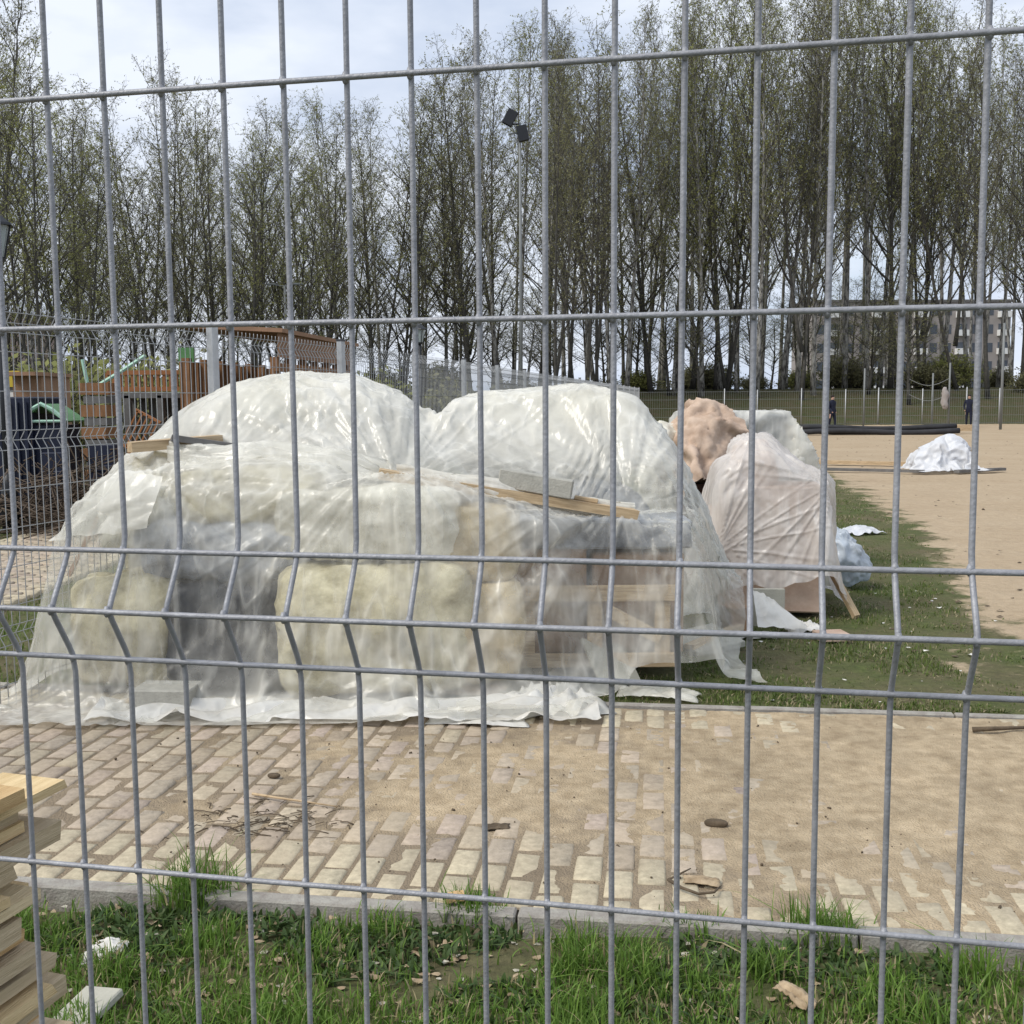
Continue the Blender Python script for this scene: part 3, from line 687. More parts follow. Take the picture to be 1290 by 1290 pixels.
KIND = {'birch': 'pale-trunked birch', 'dark': 'dark straight-trunked alder', 'fork': 'dark forked tree', 'clump': 'dark tree with several stems'}
def tree_at(px, Y, i, top, k, label, group, rz):
    x = at(px, 480, Y).x; b = gz(x, Y)
    h = max(9, at(px, top, Y).z-b)
    return plant(i, x, Y, h, rz, label, group, (tr.gauss(0, .022), tr.gauss(0, .040)))
# front row, trunks one can tell apart
FRONT = [(-30, 52, 7), (18, 60, 5), (52, 46, 9), (92, 48, 9), (104, 52, 5), (146, 64, 4), (163, 58, 8), (203, 60, 7), (240, 66, 4), (275, 60, 5), (284, 66, 8), (312, 58, 6), (322, 62, 4), (374, 62, 9), (412, 68, 5), (436, 70, 0), (470, 66, 8), (505, 66, 7), (531, 64, 6), (562, 66, 4), (593, 66, 5), (628, 70, 1), (655, 72, 0), (700, 64, 7), (716, 74, 4), (738, 68, 4), (752, 72, 8), (789, 74, 2), (820, 76, 5), (851, 76, 0), (884, 74, 3), (915, 76, 9), (947, 74, 6), (985, 78, 1), (1010, 72, 7), (1040, 78, 2), (1064, 80, 3), (1108, 82, 0), (1122, 78, 6), (1160, 80, 8), (1206, 76, 8), (1245, 72, 4), (1290, 76, 5), (1330, 78, 0)]
for k, (px, Y, i) in enumerate(FRONT):
    top = float(np.interp(px, sx_, sy_))+tr.uniform(0, 45)
    if px < 130: top = float(np.interp(px, sx_, sy_))
    lab = KIND[PROTO[i][3]]+', '+(NTH[k]+' from left' if k < 22 else NTH[len(FRONT)-1-k]+' from right')+' in the front tree row'
    tree_at(px, Y, i, top, k, lab, 'front row of the tree belt', tr.uniform(0, 6.28))
# the ranks behind
for row, (Y0, n, dtop) in enumerate(((78, 34, 0), (90, 36, 5), (104, 34, 15), (120, 26, 60))):
    for k in range(n):
        px = -110+1530*(k+.5+tr.uniform(-.42, .42))/n; Y = Y0+tr.uniform(-5, 5)
        i = tr.choice([0, 1, 2, 3, 4, 5] if px > 600 else [4, 5, 6, 7, 8, 0, 2])
        if px < 700 and row == 2 and tr.random() < .55: continue
        if px < 760 and row == 3: continue
        if px < 600 and row == 1 and tr.random() < .3: continue
        top = float(np.interp(px, sx_, sy_))+dtop+abs(tr.gauss(0, 38))
        st = PROTO[i][3]
        where = 'left' if px < 430 else ('middle' if px < 830 else 'right')
        tree_at(px, Y, i, top, k, '%s in the deeper ranks of the tree belt, %s part' % ({'birch': 'slender thin-leaved birch', 'dark': 'slender dark alder', 'fork': 'dark forking tree', 'clump': 'dark many-stemmed tree'}[st], where), 'deeper ranks of the tree belt, %s, %s part' % (st, where), tr.uniform(0, 6.28))
# undergrowth between and before the trunks
def make_bush(seed, green=False):
    rng = np.random.default_rng(seed); n = 420
    th = rng.uniform(0, 2*PI, n); ph = rng.uniform(.25, 1.45, n); L_ = rng.uniform(.5, 1.25, n)
    P0 = np.stack([rng.normal(0, .22, n), rng.normal(0, .22, n), rng.uniform(0, .35, n)], 1)
    d = np.stack([np.cos(th)*np.cos(ph), np.sin(th)*np.cos(ph), np.sin(ph)], 1)
    P1 = P0+d*L_[:, None]; V1, F1 = prisms(P0, P1, np.full(n, .012), np.full(n, .006), rng)
    k = 9; LPs = np.concatenate([P0+(P1-P0)*rng.uniform(.3, 1.05, (n, 1))+rng.normal(0, .08, (n, 3)) for _ in range(k)])
    V2, F2 = leaves(LPs, .06, rng)
    V = np.concatenate([V1, V2]); Fq = np.concatenate([F1, F2+len(V1)])
    o = from_np('bush', V, Fq, M['twig']); me = o.data; bpy.data.objects.remove(o)
    me.materials.append(M['leaf_fresh' if green else 'leaf_brown'])
    me.polygons.foreach_set('material_index', np.concatenate([np.zeros(len(F1), np.int32), np.ones(len(F2), np.int32)]))
    return me
BUSH = [make_bush(31), make_bush(32), make_bush(33, True), make_bush(34)]
BW = {'left': 'behind the side fence', 'middle': 'below the middle trunks', 'right': 'behind the far wire fence'}
for k in range(30):
    px = -60+1420*(k+tr.random())/30; Y = tr.uniform(66, 84) if k % 2 else tr.uniform(60, 70)
    if px > 800: Y = tr.uniform(74, 88)
    x = at(px, 490, Y).x; me = BUSH[k % 4]
    where = 'left' if px < 430 else ('middle' if px < 800 else 'right')
    o = bpy.data.objects.new('undergrowth_bush', me); col.objects.link(o)
    s = tr.uniform(1.0, 1.8); o.location = (x, Y, gz(x, Y)-.1); o.scale = (s*1.3, s, s*tr.uniform(.8, 1.15)); o.rotation_euler = (0, 0, tr.uniform(0, 6))
    tag(o, ('fresh green' if k % 4 == 2 else 'brown-green twiggy')+' undergrowth bush '+BW[where], 'bush', 'undergrowth bushes, %s, %s' % (where, 'green' if k % 4 == 2 else 'brown'))
for k in range(62):          # thin young trees among the trunks
    px = (600+760*(k+tr.random())/46) if k < 34 else (-40+660*(k-34+tr.random())/28); Y = tr.uniform(68, 112); x = at(px, 480, Y).x
    plant([4, 5, 6, 2][k % 4], x, Y, tr.uniform(6.5, 12), tr.uniform(0, 6), 'low thin young tree among the trunks of the %s tree belt' % ('right' if k < 34 else 'left'), 'low young trees among the %s trunks' % ('right' if k < 34 else 'left'), (tr.gauss(0, .03), tr.gauss(0, .03)), 'young_tree')
for k, (px, Y, s) in enumerate(((28, 33, 1.9), (60, 30, 2.1), (92, 34, 2.4), (128, 31, 1.8), (165, 36, 2.3), (205, 33, 2.0), (238, 37, 2.2), (410, 38, 1.7), (455, 40, 2.0), (560, 42, 1.8))):
    x = at(px, 490, Y).x; o = bpy.data.objects.new('shrub', BUSH[2 if k % 3 else 1]); col.objects.link(o); o.location = (x, Y, gz(x, Y)-.1); o.scale = (s*1.1, s, s); o.rotation_euler = (0, 0, k*1.3)
    tag(o, 'dense green shrub %s behind the side fence, %s' % (('farther off', 'nearer')[k % 2], NTH[k]+' from left'), 'shrub', 'shrubs behind the side fence')
# ================================================================ far buildings, masts, lamps, playground, people
M['plaster'] = mat('pale_plaster', (.31, .28, .265), .9, var=.08, scale=.6)
M['plaster_pink'] = mat('pink_plaster', (.44, .33, .30), .9, var=.08, scale=.6)
M['glass_dark'] = mat('window_glass', (.05, .06, .075), .15, spec=.6)
M['white_paint'] = mat('white_paint', (.70, .70, .69), .6, var=.06, scale=3)
M['lamp_black'] = mat('black_enamel', (.018, .02, .024), .45)
M['lamp_glass'] = mat('frosted_lamp_glass', (.32, .36, .36), .3)
M['pole_grey'] = mat('grey_pole', (.19, .20, .20), .6, .1, var=.12, scale=2)
M['orange'] = mat('orange_paint', (.28, .115, .042), .6, var=.2, scale=3)
M['orange_wood'] = mat('orange_wood', (.22, .11, .05), .7, var=.3, scale=3, stretch=(6, 6, 1))
M['brown_roof'] = mat('brown_boards', (.27, .16, .10), .8, var=.2, scale=2, bump=.2)
M['green_paint'] = mat('green_paint', (.10, .24, .09), .5, var=.15)
M['mint'] = mat('mint_paint', (.35, .55, .44), .5, var=.1)
M['navy'] = mat('navy_paint', (.012, .016, .035), .5)
M['yellow'] = mat('yellow_paint', (.55, .42, .05), .5)
M['grey_dark'] = mat('grey_timber', (.14, .135, .13), .85, var=.25, scale=5)
def block_of_flats(name, c, size, rz, floors, bays, wall, label):
    e = empty(name, c, rz, label, 'building'); w, d, h = size
    mb = MB(); mb.box((0, 0, h/2), size); mb.build('wall', wall, e)
    mr = MB(); mr.box((0, 0, h+.2), (w+.5, d+.5, .4)); mr.build('roof', M['grey_dark'], e)
    fh = h/floors; bw = w/bays
    for f in range(floors):
        for b in range(bays):
            x = -w/2+(b+.5)*bw; z = (f+.5)*fh
            if b % 3 == 1:
                m2 = MB(); m2.box((x, -d/2-.55, z-.55), (bw*.9, 1.1, 1.0)); bal = m2.build('balcony', M['white_paint'], e)
                m3 = MB(); m3.box((x, -d/2-.02, z+.15), (bw*.75, .08, fh*.55)); m3.build('window', M['glass_dark'], e)
            else:
                m3 = MB(); m3.box((x, -d/2-.01, z+.1), (bw*.5, .06, fh*.5)); m3.build('window', M['glass_dark'], e)
    return e
p = at(1130, 470, 190); block_of_flats('apartment_block', (p.x, 190, 2.2), (34, 12, 15.5), .05, 5, 14, M['plaster'], 'pale block of flats glimpsed through the trunks on the right')
p = at(18, 470, 130); block_of_flats('apartment_block', (p.x-3, 130, 2.2), (12, 10, 9.5), -.1, 3, 5, M['plaster_pink'], 'pinkish building glimpsed through trunks at the far left')
p = at(1118, 470, 120); 
# masts and lamps
def mast(name, px, Y, h, r, label, cat='pole', mtl='pole_grey', py=520):
    x = at(px, py, Y).x; e = empty(name, (x, Y, gz(x, Y)), 0, label, cat)
    mb = MB(); mb.tube([(0, 0, 0), (0, 0, h)], [r, r*.8], 8); mb.build('pole', M[mtl], e, True); return e
e = mast('floodlight_mast', 657, 40, 11.6, .06, 'tall grey mast with dark floodlights near its top, rising over the middle trees', 'mast')
for q, (dx, dz, rx) in enumerate(((-.35, 11.75, .5), (.1, 11.2, -.2))):
    mb = MB(); mb.box((dx, -.1, dz), (.38, .22, .55), Matrix.Rotation(rx, 3, 'Y')); mb.box((dx*.5, 0, dz-.2), (abs(dx)+.1, .05, .05)); o = mb.build('floodlight', M['lamp_black'], e, False, .01)
mb = MB(); mb.tube([(-.42, 0, 11.2), (.4, 0, 11.3)], .03, 6); mb.build('cross_arm', M['pole_grey'], e)
e = mast('street_lamp', 363, 60, 8.0, .07, 'thin lamp post with two level lamp arms, behind the heap', 'street lamp')
for s in (-1, 1):
    mb = MB(); mb.tube([(0, 0, 7.95), (s*.5, 0, 8.05)], .03, 6); a_ = mb.build('lamp_arm', M['pole_grey'], e)
    mb = MB(); mb.box((s*.75, 0, 8.08), (.55, .22, .1)); mb.build('lamp_head', M['pole_grey'], a_, False, .02)
e = mast('street_lamp', 66, 50, 6.6, .06, 'thin lamp post with one flat lamp head among the left trunks', 'street lamp')
mb = MB(); mb.tube([(0, 0, 6.5), (.25, 0, 6.62)], .03, 6); a_ = mb.build('lamp_arm', M['pole_grey'], e)
mb = MB(); mb.box((.45, 0, 6.62), (.5, .24, .12)); mb.build('lamp_head', M['lamp_black'], a_, False, .02)
def lantern(px, Y, h, label, py):
    e = mast('park_lantern', px, Y, h-.62, .055, label, 'street lamp', 'lamp_black', py)
    mb = MB(); mb.tube([(0, 0, 0), (0, 0, .5), (0, 0, .6), (0, 0, .75)], [.11, .10, .075, .06], 10); mb.build('plinth', M['lamp_black'], e, True)
    z = h-.62
    mb = MB(); mb.tube([(0, 0, z), (0, 0, z+.06)], [.08, .10], 6); mb.tube([(0, 0, z+.44), (0, 0, z+.47), (0, 0, z+.58), (0, 0, z+.64)], [.24, .22, .07, .02], 6)
    for k in range(6):
        q = k*PI/3; mb.tube([(math.cos(q)*.10, math.sin(q)*.10, z+.05), (math.cos(q)*.19, math.sin(q)*.19, z+.45)], .012, 4)
    hd = mb.build('lantern_head', M['lamp_black'], e)
    mb = MB(); mb.tube([(0, 0, z+.06), (0, 0, z+.44)], [.09, .175], 6); mb.build('lantern_glass', M['lamp_glass'], hd)
    return e
lantern(13, 13.4, 3.95, 'black park lantern on a dark pole at the left edge, before the grass', 640)
lantern(530, 33, 3.95, 'black park lantern seen above the valley between the two film humps', 500)
# volleyball posts and slender posts on the field
for px, Y, h, lab in ((1088, 58, 3.2, 'slender pale post left of the volleyball posts on the sand'), (1174, 57, 2.9, 'left pale post of the volleyball pair on the sand'), (1195, 56, 3.4, 'right pale post of the volleyball pair, with bunched net tied to it'), (1261, 53.6, 5.25, 'tallest pale post on the sand, near the right edge')):
    mast('field_post', px, Y, h, .075 if px > 1250 else .055, lab, 'post')
pa = at(1145, 500, 57); pb = at(1195, 500, 56)
mb = MB()
for z0 in (1.75, 2.55):
    mb.tube([(pa.x+(pb.x-pa.x)*t, 57-t, z0-.35*math.sin(PI*t)) for t in np.linspace(0, 1, 9)], .016, 4)
nr = mb.build('volleyball_net', M['pole_grey'], None); tag(nr, 'sagging edges of a loose volleyball net strung to the right post', 'net')
x = at(1190, 500, 55.9).x; o = blob('bunched_net', (x, 55.9, 1.55), (.42, .3, 1.15), M['plaster'], 0, 2.2, .09, 5, 8); tag(o, 'pale bunched-up net hanging at the right volleyball post', 'net')
# ---- playground and yard beyond the side fence
def pts_at(px, py, Y): return at(px, py, Y)
a0, a1 = at(286, 420, 15.5), at(392, 434, 19.5)
dv_ = (a1-a0); dv_.z = 0; Lr = dv_.length; ang = math.atan2(dv_.y, dv_.x)
e = empty('timber_shelter', ((a0.x+a1.x)/2, (a0.y+a1.y)/2, gz(0, 18)), ang, 'long brown-roofed orange timber shelter behind the side fence', 'shelter')
mb = MB()
for k in range(int(Lr/.14)):
    mb.box((-Lr/2+.07+k*.14, -.75, 2.42), (.13, .03, .36))
mb.build('fascia', M['brown_roof'], e)
mb = MB(); mb.box((0, 0, 2.66), (Lr+.2, 1.7, .06), Matrix.Rotation(.06, 3, 'X')); mb.build('roof', M['brown_roof'], e)
for k in range(7):
    for sy in (-.66, .66):
        mb = MB(); mb.box((-Lr/2+.1+k*(Lr-.2)/6, sy, 1.12), (.11, .11, 2.25)); mb.build('post', M['orange_wood'], e)
mb = MB()
for k in range(int(Lr/.2)):
    mb.box((-Lr/2+.1+k*.2, .73, 1.2), (.14, .03, 2.0))
mb.build('slat_wall', M['orange_wood'], e)
mb = MB(); mb.box((0, -.70, 2.1), (Lr, .06, .12)); mb.box((0, -.70, 1.0), (Lr, .06, .10)); mb.build('rail', M['orange_wood'], e)
# climbing frame with orange railing
b0, b1 = at(150, 478, 17.5), at(258, 478, 17.5)
e = empty('climbing_frame', ((b0.x+b1.x)/2, 17.5, gz(0, 17)), 0, 'climbing frame with orange railing and a green end panel behind the side fence', 'play frame')
W_ = b1.x-b0.x
mb = MB(); 
for z in (1.82, 2.08): mb.box((0, -.5, z), (W_, .07, .07))
for k in range(15): mb.box((-W_/2+k*W_/14, -.5, 1.95), (.045, .045, .26))
mb.build('railing', M['orange'], e)
mb = MB(); mb.box((0, 0, 1.72), (W_, 1.1, .08)); mb.build('deck', M['grey_dark'], e)
for k in range(6):
    mb = MB(); mb.box((-W_/2+.05+k*(W_-.1)/5, -.5 if k % 2 else .45, .86), (.10, .10, 1.72)); mb.build('post', M['grey_dark'], e)
mb = MB(); mb.box((W_/2-.12, -.54, 2.1), (.24, .05, .72)); mb.build('end_panel', M['green_paint'], e)
mb = MB()
for k in range(9): mb.box((-W_/2+.2+k*W_/9, .5, .9), (.12, .03, 1.6))
mb.build('screen', M['grey_dark'], e)
# swing-like green bars
p = at(112, 478, 16); e = empty('slide_frame', (p.x, 16, gz(0, 16)), 0, 'pale green bent bar of a slide above the dark yard', 'play frame')
mb = MB(); mb.tube([(-.08, 0, 2.25), (-.02, 0, 1.86), (.12, 0, 1.86), (.5, 0, 2.08), (.85, 0, 2.3)], .03, 6); mb.build('rail', M['mint'], e)
mb = MB(); mb.tube([(0, 0, 0), (0, 0, 1.86)], .03, 6); mb.build('post', M['grey_dark'], e)
# stacked orange boards on end
p = at(126, 510, 15); e = empty('board_stack', (p.x, 15, gz(0, 15)), 0, 'tall rack of orange and grey boards behind the side fence', 'stack')
mb = MB()
for k in range(6): mb.box((0, 0, .3+k*.30), (.34+.03*(k % 3), .5, .16), Matrix.Rotation(.05*(k % 3-1), 3, 'Z'))
mb.build('orange_boards', M['orange_wood'], e)
mb = MB()
for k in range(6): mb.box((.02, 0, .15+k*.30), (.30, .5, .10))
mb.box((-.2, .2, .95), (.06, .06, 1.9)); mb.build('spacer_boards', M['grey_dark'], e)
# mint gabled playhouse
p = at(54, 515, 15); e = empty('playhouse', (p.x, 15, gz(0, 15)), 0, 'small dark playhouse with a mint green gable edge', 'playhouse')
mb = MB(); mb.box((0, .3, .65), (.50, .6, 1.3)); mb.build('wall', M['navy'], e)
mb = MB(); mb.tube([(-.34, -.05, 1.36), (-.15, -.05, 1.52), (0, -.05, 1.6), (.15, -.05, 1.52), (.34, -.05, 1.36)], .03, 6); mb.tube([(-.32, -.05, 1.36), (.32, -.05, 1.36)], .02, 6); mb.build('gable_trim', M['mint'], e)
mb = MB(); mb.box((-.17, .3, 1.47), (.42, .7, .03), Matrix.Rotation(-.6, 3, 'Y')); mb.box((.17, .3, 1.47), (.42, .7, .03), Matrix.Rotation(.6, 3, 'Y')); mb.build('roof', M['green_paint'], e)
# navy container, low dark trailer
p = at(20, 525, 15.2); e = empty('site_container', (p.x, 15.6, gz(0, 15)), .05, 'dark navy container beside the black park lantern', 'container')
mb = MB(); mb.box((0, 0, .85), (.62, 1.4, 1.7)); mb.build('body', M['navy'], e, False, .02)
mb = MB()
for k in range(5): mb.box((-.24+k*.12, -.72, .85), (.05, .03, 1.55))
mb.build('door', M['navy'], e)
# yellow and white kiosk, brown-roofed hut further off
p = at(20, 475, 24); e = empty('kiosk', (p.x, 24, gz(0, 24)), 0, 'small kiosk with yellow upper panel and white boards at the far left', 'kiosk')
mb = MB(); mb.box((0, 0, 1.0), (.55, .8, 2.0)); mb.build('wall', M['grey_dark'], e)
mb = MB(); mb.box((0, -.42, 2.15), (.55, .06, .35)); mb.build('sign_panel', M['yellow'], e)
for k in range(2):
    mb = MB(); mb.box((-.02, -.43, 1.80-.32*k), (.42, .05, .12)); mb.build('board', M['white_paint'], e)
p = at(53, 478, 24); e = empty('hut', (p.x, 24, gz(0, 24)), 0, 'low hut with a brown boarded front beside the yellow kiosk', 'hut')
mb = MB(); mb.box((0, 0, 1.1), (.62, 1.5, 2.2)); mb.build('wall', M['brown_roof'], e)
mb = MB(); mb.box((0, -.2, 2.24), (.75, 2.0, .08)); mb.build('roof', M['brown_roof'], e)
mb = MB(); mb.box((.05, -.77, 1.4), (.3, .05, .5)); mb.build('window', M['glass_dark'], e)
# brush heap and dark slabs on the grass beyond the side fence
rngb = np.random.default_rng(5)
n = 900
c0 = at(105, 580, 13.5)
P0 = np.stack([rngb.normal(0, .75, n), rngb.normal(0, .5, n), np.abs(rngb.normal(0, .34, n))], 1)
dd = rngb.normal(size=(n, 3)); dd[:, 2] *= .5; dd /= np.linalg.norm(dd, axis=1, keepdims=True)
P1 = P0+dd*rngb.uniform(.2, .9, (n, 1)); P1[:, 2] = np.maximum(P1[:, 2], .02)
V1, F1 = prisms(P0, P1, np.full(n, .012), np.full(n, .006), rngb)
o = from_np('brush_heap', V1, F1, mat('cut_brush', (.10, .075, .055), .9, var=.4, scale=2)); o.location = (c0.x, 13.5, gz(0, 13)); tag(o, 'heap of cut brown branches on the grass behind the side fence', 'brush heap')
p = at(112, 560, 14.2)
for k, (dx, h, w, lab) in enumerate(((-.55, .95, .30, 'broad dark panel standing behind the brush heap'), (.1, 1.05, .36, 'dark blue panel standing at the middle behind the brush heap'), (.62, .9, .22, 'narrow dark panel standing at the right behind the brush heap'))):
    mb = MB(); mb.box((0, 0, h/2), (w, .12, h)); mb.box((0, -.07, h*.7), (w*.9, .03, .08)); mb.box((-w*.35, .1, .08), (.07, .3, .16)); mb.box((w*.35, .1, .08), (.07, .3, .16)); o = mb.build('barrier_panel', M['navy'], None, False, .01); o.location = (p.x+dx, 14.4, gz(0, 14)); tag(o, lab, 'panel')
# small orange grille by the heap
p = at(176, 545, 8.6); mb = MB()
for k in range(5): mb.box((k*.045-.09, 0, 0), (.012, .02, .3))
mb.box((0, 0, .15), (.22, .02, .02)); mb.box((0, 0, -.15), (.22, .02, .02)); mb.box((0, 0.02, -.72), (.03, .03, 1.2))
o = mb.build('warning_grille', M['orange'], None); o.location = (p.x, 8.6, p.z); o.rotation_euler = (0, .5, 0); tag(o, 'small orange grille tilted behind the left slope of the big heap', 'grille')
# dark hedge line far behind the side fence
# ---- the long things on the sand
M['rubber'] = mat('black_rubber', (.03, .03, .033), .7, var=.3, scale=2)
g0, g1 = G(1008, 547), G(1205, 546)
n = 14
for q in range(3):
    mb = MB(); mb.tube([g0.lerp(g1, t)+Vector((0, q*.35-.3, .10+.05*math.sin(t*7+q)+.16*(q == 1))) for t in np.linspace(0, 1, n)], .12, 8)
    tag(mb.build('long_pipe', M['rubber'], None, True), ('front', 'top', 'rear')[q]+' dark pipe of the long bundle lying far out on the sand', 'pipe', 'long dark pipes on the sand')
g2 = G(1212, 544.5); mb = MB(); mb.box((g2.x, g2.y, .2), (.9, .4, .28)); o = mb.build('pale_board', M['wood'], None); tag(o, 'short pale board at the right end of the long dark pipes', 'board')
def plank(pa, pb, w, h, m, label, name='plank', cat='plank', bow=0, group=None, roll=0):
    pa, pb = Vector(pa), Vector(pb); d = pb-pa; Ln = d.length; x = d.normalized(); y_ = Vector((0, 0, 1)).cross(x).normalized(); z_ = x.cross(y_)
    bm = bmesh.new(); n = 6; vs = []
    rq = random.Random(int(abs(pa.x*1000+pa.z*777)) % 9999)
    for i in range(n+1):
        t = i/n-.5; off = bow*(1-4*t*t)
        e_ = [bm.verts.new((t*Ln+ (rq.uniform(-.006, .006) if i in (0, n) else 0), sy*w/2+rq.uniform(-.0015, .0015), sz_*h/2+off+rq.uniform(-.0008, .0008))) for sy, sz_ in ((-1, -1), (1, -1), (1, 1), (-1, 1))]
        vs.append(e_)
    for i in range(n):
        for k in range(4): bm.faces.new((vs[i][k], vs[i][(k+1) % 4], vs[i+1][(k+1) % 4], vs[i+1][k]))
    bm.faces.new(vs[0][::-1]); bm.faces.new(vs[n])
    o = from_bm(name, bm, M[m], None, False)
    Mx = Matrix((x, y_, z_)).transposed() @ Matrix.Rotation(roll, 3, 'X')
    o.matrix_world = Matrix.Translation((pa+pb)/2) @ Mx.to_4x4()
    return tag(o, label, cat, group)
h0 = G(1012, 583); h1 = G(1150, 586)
plank(h0+Vector((0, 0, .03)), h1+Vector((0, 0, .03)), .18, .09, 'wood', 'long thin plank on the sand running left from the white tarp heap')
h0 = G(1040, 592); h1 = G(1165, 595)
plank(h0+Vector((0, 0, .02)), h1+Vector((0, 0, .02)), .12, .06, 'grey_dark', 'dark thin lath on the sand just before the white tarp heap')
h0 = G(1205, 595); h1 = G(1264, 592)
plank(h0+Vector((0, 0, .02)), h1+Vector((0, 0, .02)), .14, .06, 'grey_dark', 'short dark plank end sticking out right of the white tarp heap')
# ---- two people far off
M['skin'] = mat('skin', (.45, .29, .22), .6); M['cloth_navy'] = mat('navy_clothes', (.012, .015, .032), .85, var=.3, scale=6); M['hair'] = mat('dark_hair', (.02, .015, .012), .7)
def person(loc, rz, label, stride):
    e = empty('person', loc, rz, label, 'person')
    J = {}; vs = []; es = []; rs = []
    def J_(n, p, r, par=None):
        J[n] = len(vs); vs.append(p); rs.append(r)
        if par: es.append((J[par], J[n]))
    J_('pelvis', (0, 0, .95), .15); J_('waist', (0, 0, 1.12), .135, 'pelvis'); J_('chest', (0, .0, 1.32), .165, 'waist'); J_('neckb', (0, 0, 1.48), .075, 'chest')
    J_('neck', (0, 0, 1.54), .055, 'neckb'); J_('head', (0, -.02, 1.63), .09, 'neck'); J_('crown', (0, -.01, 1.73), .075, 'head')
    for s in (-1, 1):
        q = stride*s
        J_('hip%d' % s, (s*.10, 0, .88), .10, 'pelvis'); J_('knee%d' % s, (s*.11, -q*.12-.02, .50), .066, 'hip%d' % s); J_('ankle%d' % s, (s*.11, -q*.2+.03, .09), .045, 'knee%d' % s); J_('toe%d' % s, (s*.12, -q*.2-.14, .04), .038, 'ankle%d' % s)
        J_('sh%d' % s, (s*.20, 0, 1.43), .065, 'chest'); J_('el%d' % s, (s*.25, .04+q*.05, 1.15), .05, 'sh%d' % s); J_('wr%d' % s, (s*.22, -.10+q*.1, .95), .036, 'el%d' % s); J_('ha%d' % s, (s*.20, -.14+q*.1, .88), .04, 'wr%d' % s)
    me = bpy.data.meshes.new('body'); me.from_pydata(vs, es, []); me.update()
    o = bpy.data.objects.new('body', me); col.objects.link(o)
    m = o.modifiers.new('s', 'SKIN'); 
    for i, r in enumerate(rs): me.skin_vertices[0].data[i].radius = (r, r)
    me.skin_vertices[0].data[0].use_root = True
    o.modifiers.new('u', 'SUBSURF').levels = 1
    ev = o.evaluated_get(bpy.context.evaluated_depsgraph_get()); m2 = bpy.data.meshes.new_from_object(ev); bpy.data.objects.remove(o)
    m2.materials.clear(); m2.materials.append(M['cloth_navy']); m2.materials.append(M['skin'])
    for f in m2.polygons:
        c = f.center; f.material_index = 1 if c.z > 1.53 or (c.z < .93 and abs(c.x) > .17) else 0; f.use_smooth = True
    b = link('body', m2, None, e, True)
    hb = blob('hair', (0, .012, 1.70), (.19, .20, .16), M['hair'], 0, 2.2, .006, 3, 6, e)
    return e
g = G(1048, 541); person((g.x, g.y, gz(g.x, g.y)), .6, 'person in dark navy clothes standing far off left of the volleyball posts', .6)
g = G(1220, 537); person((g.x, g.y, gz(g.x, g.y)), -.4, 'person in dark navy clothes standing far off right of the volleyball posts', .4)
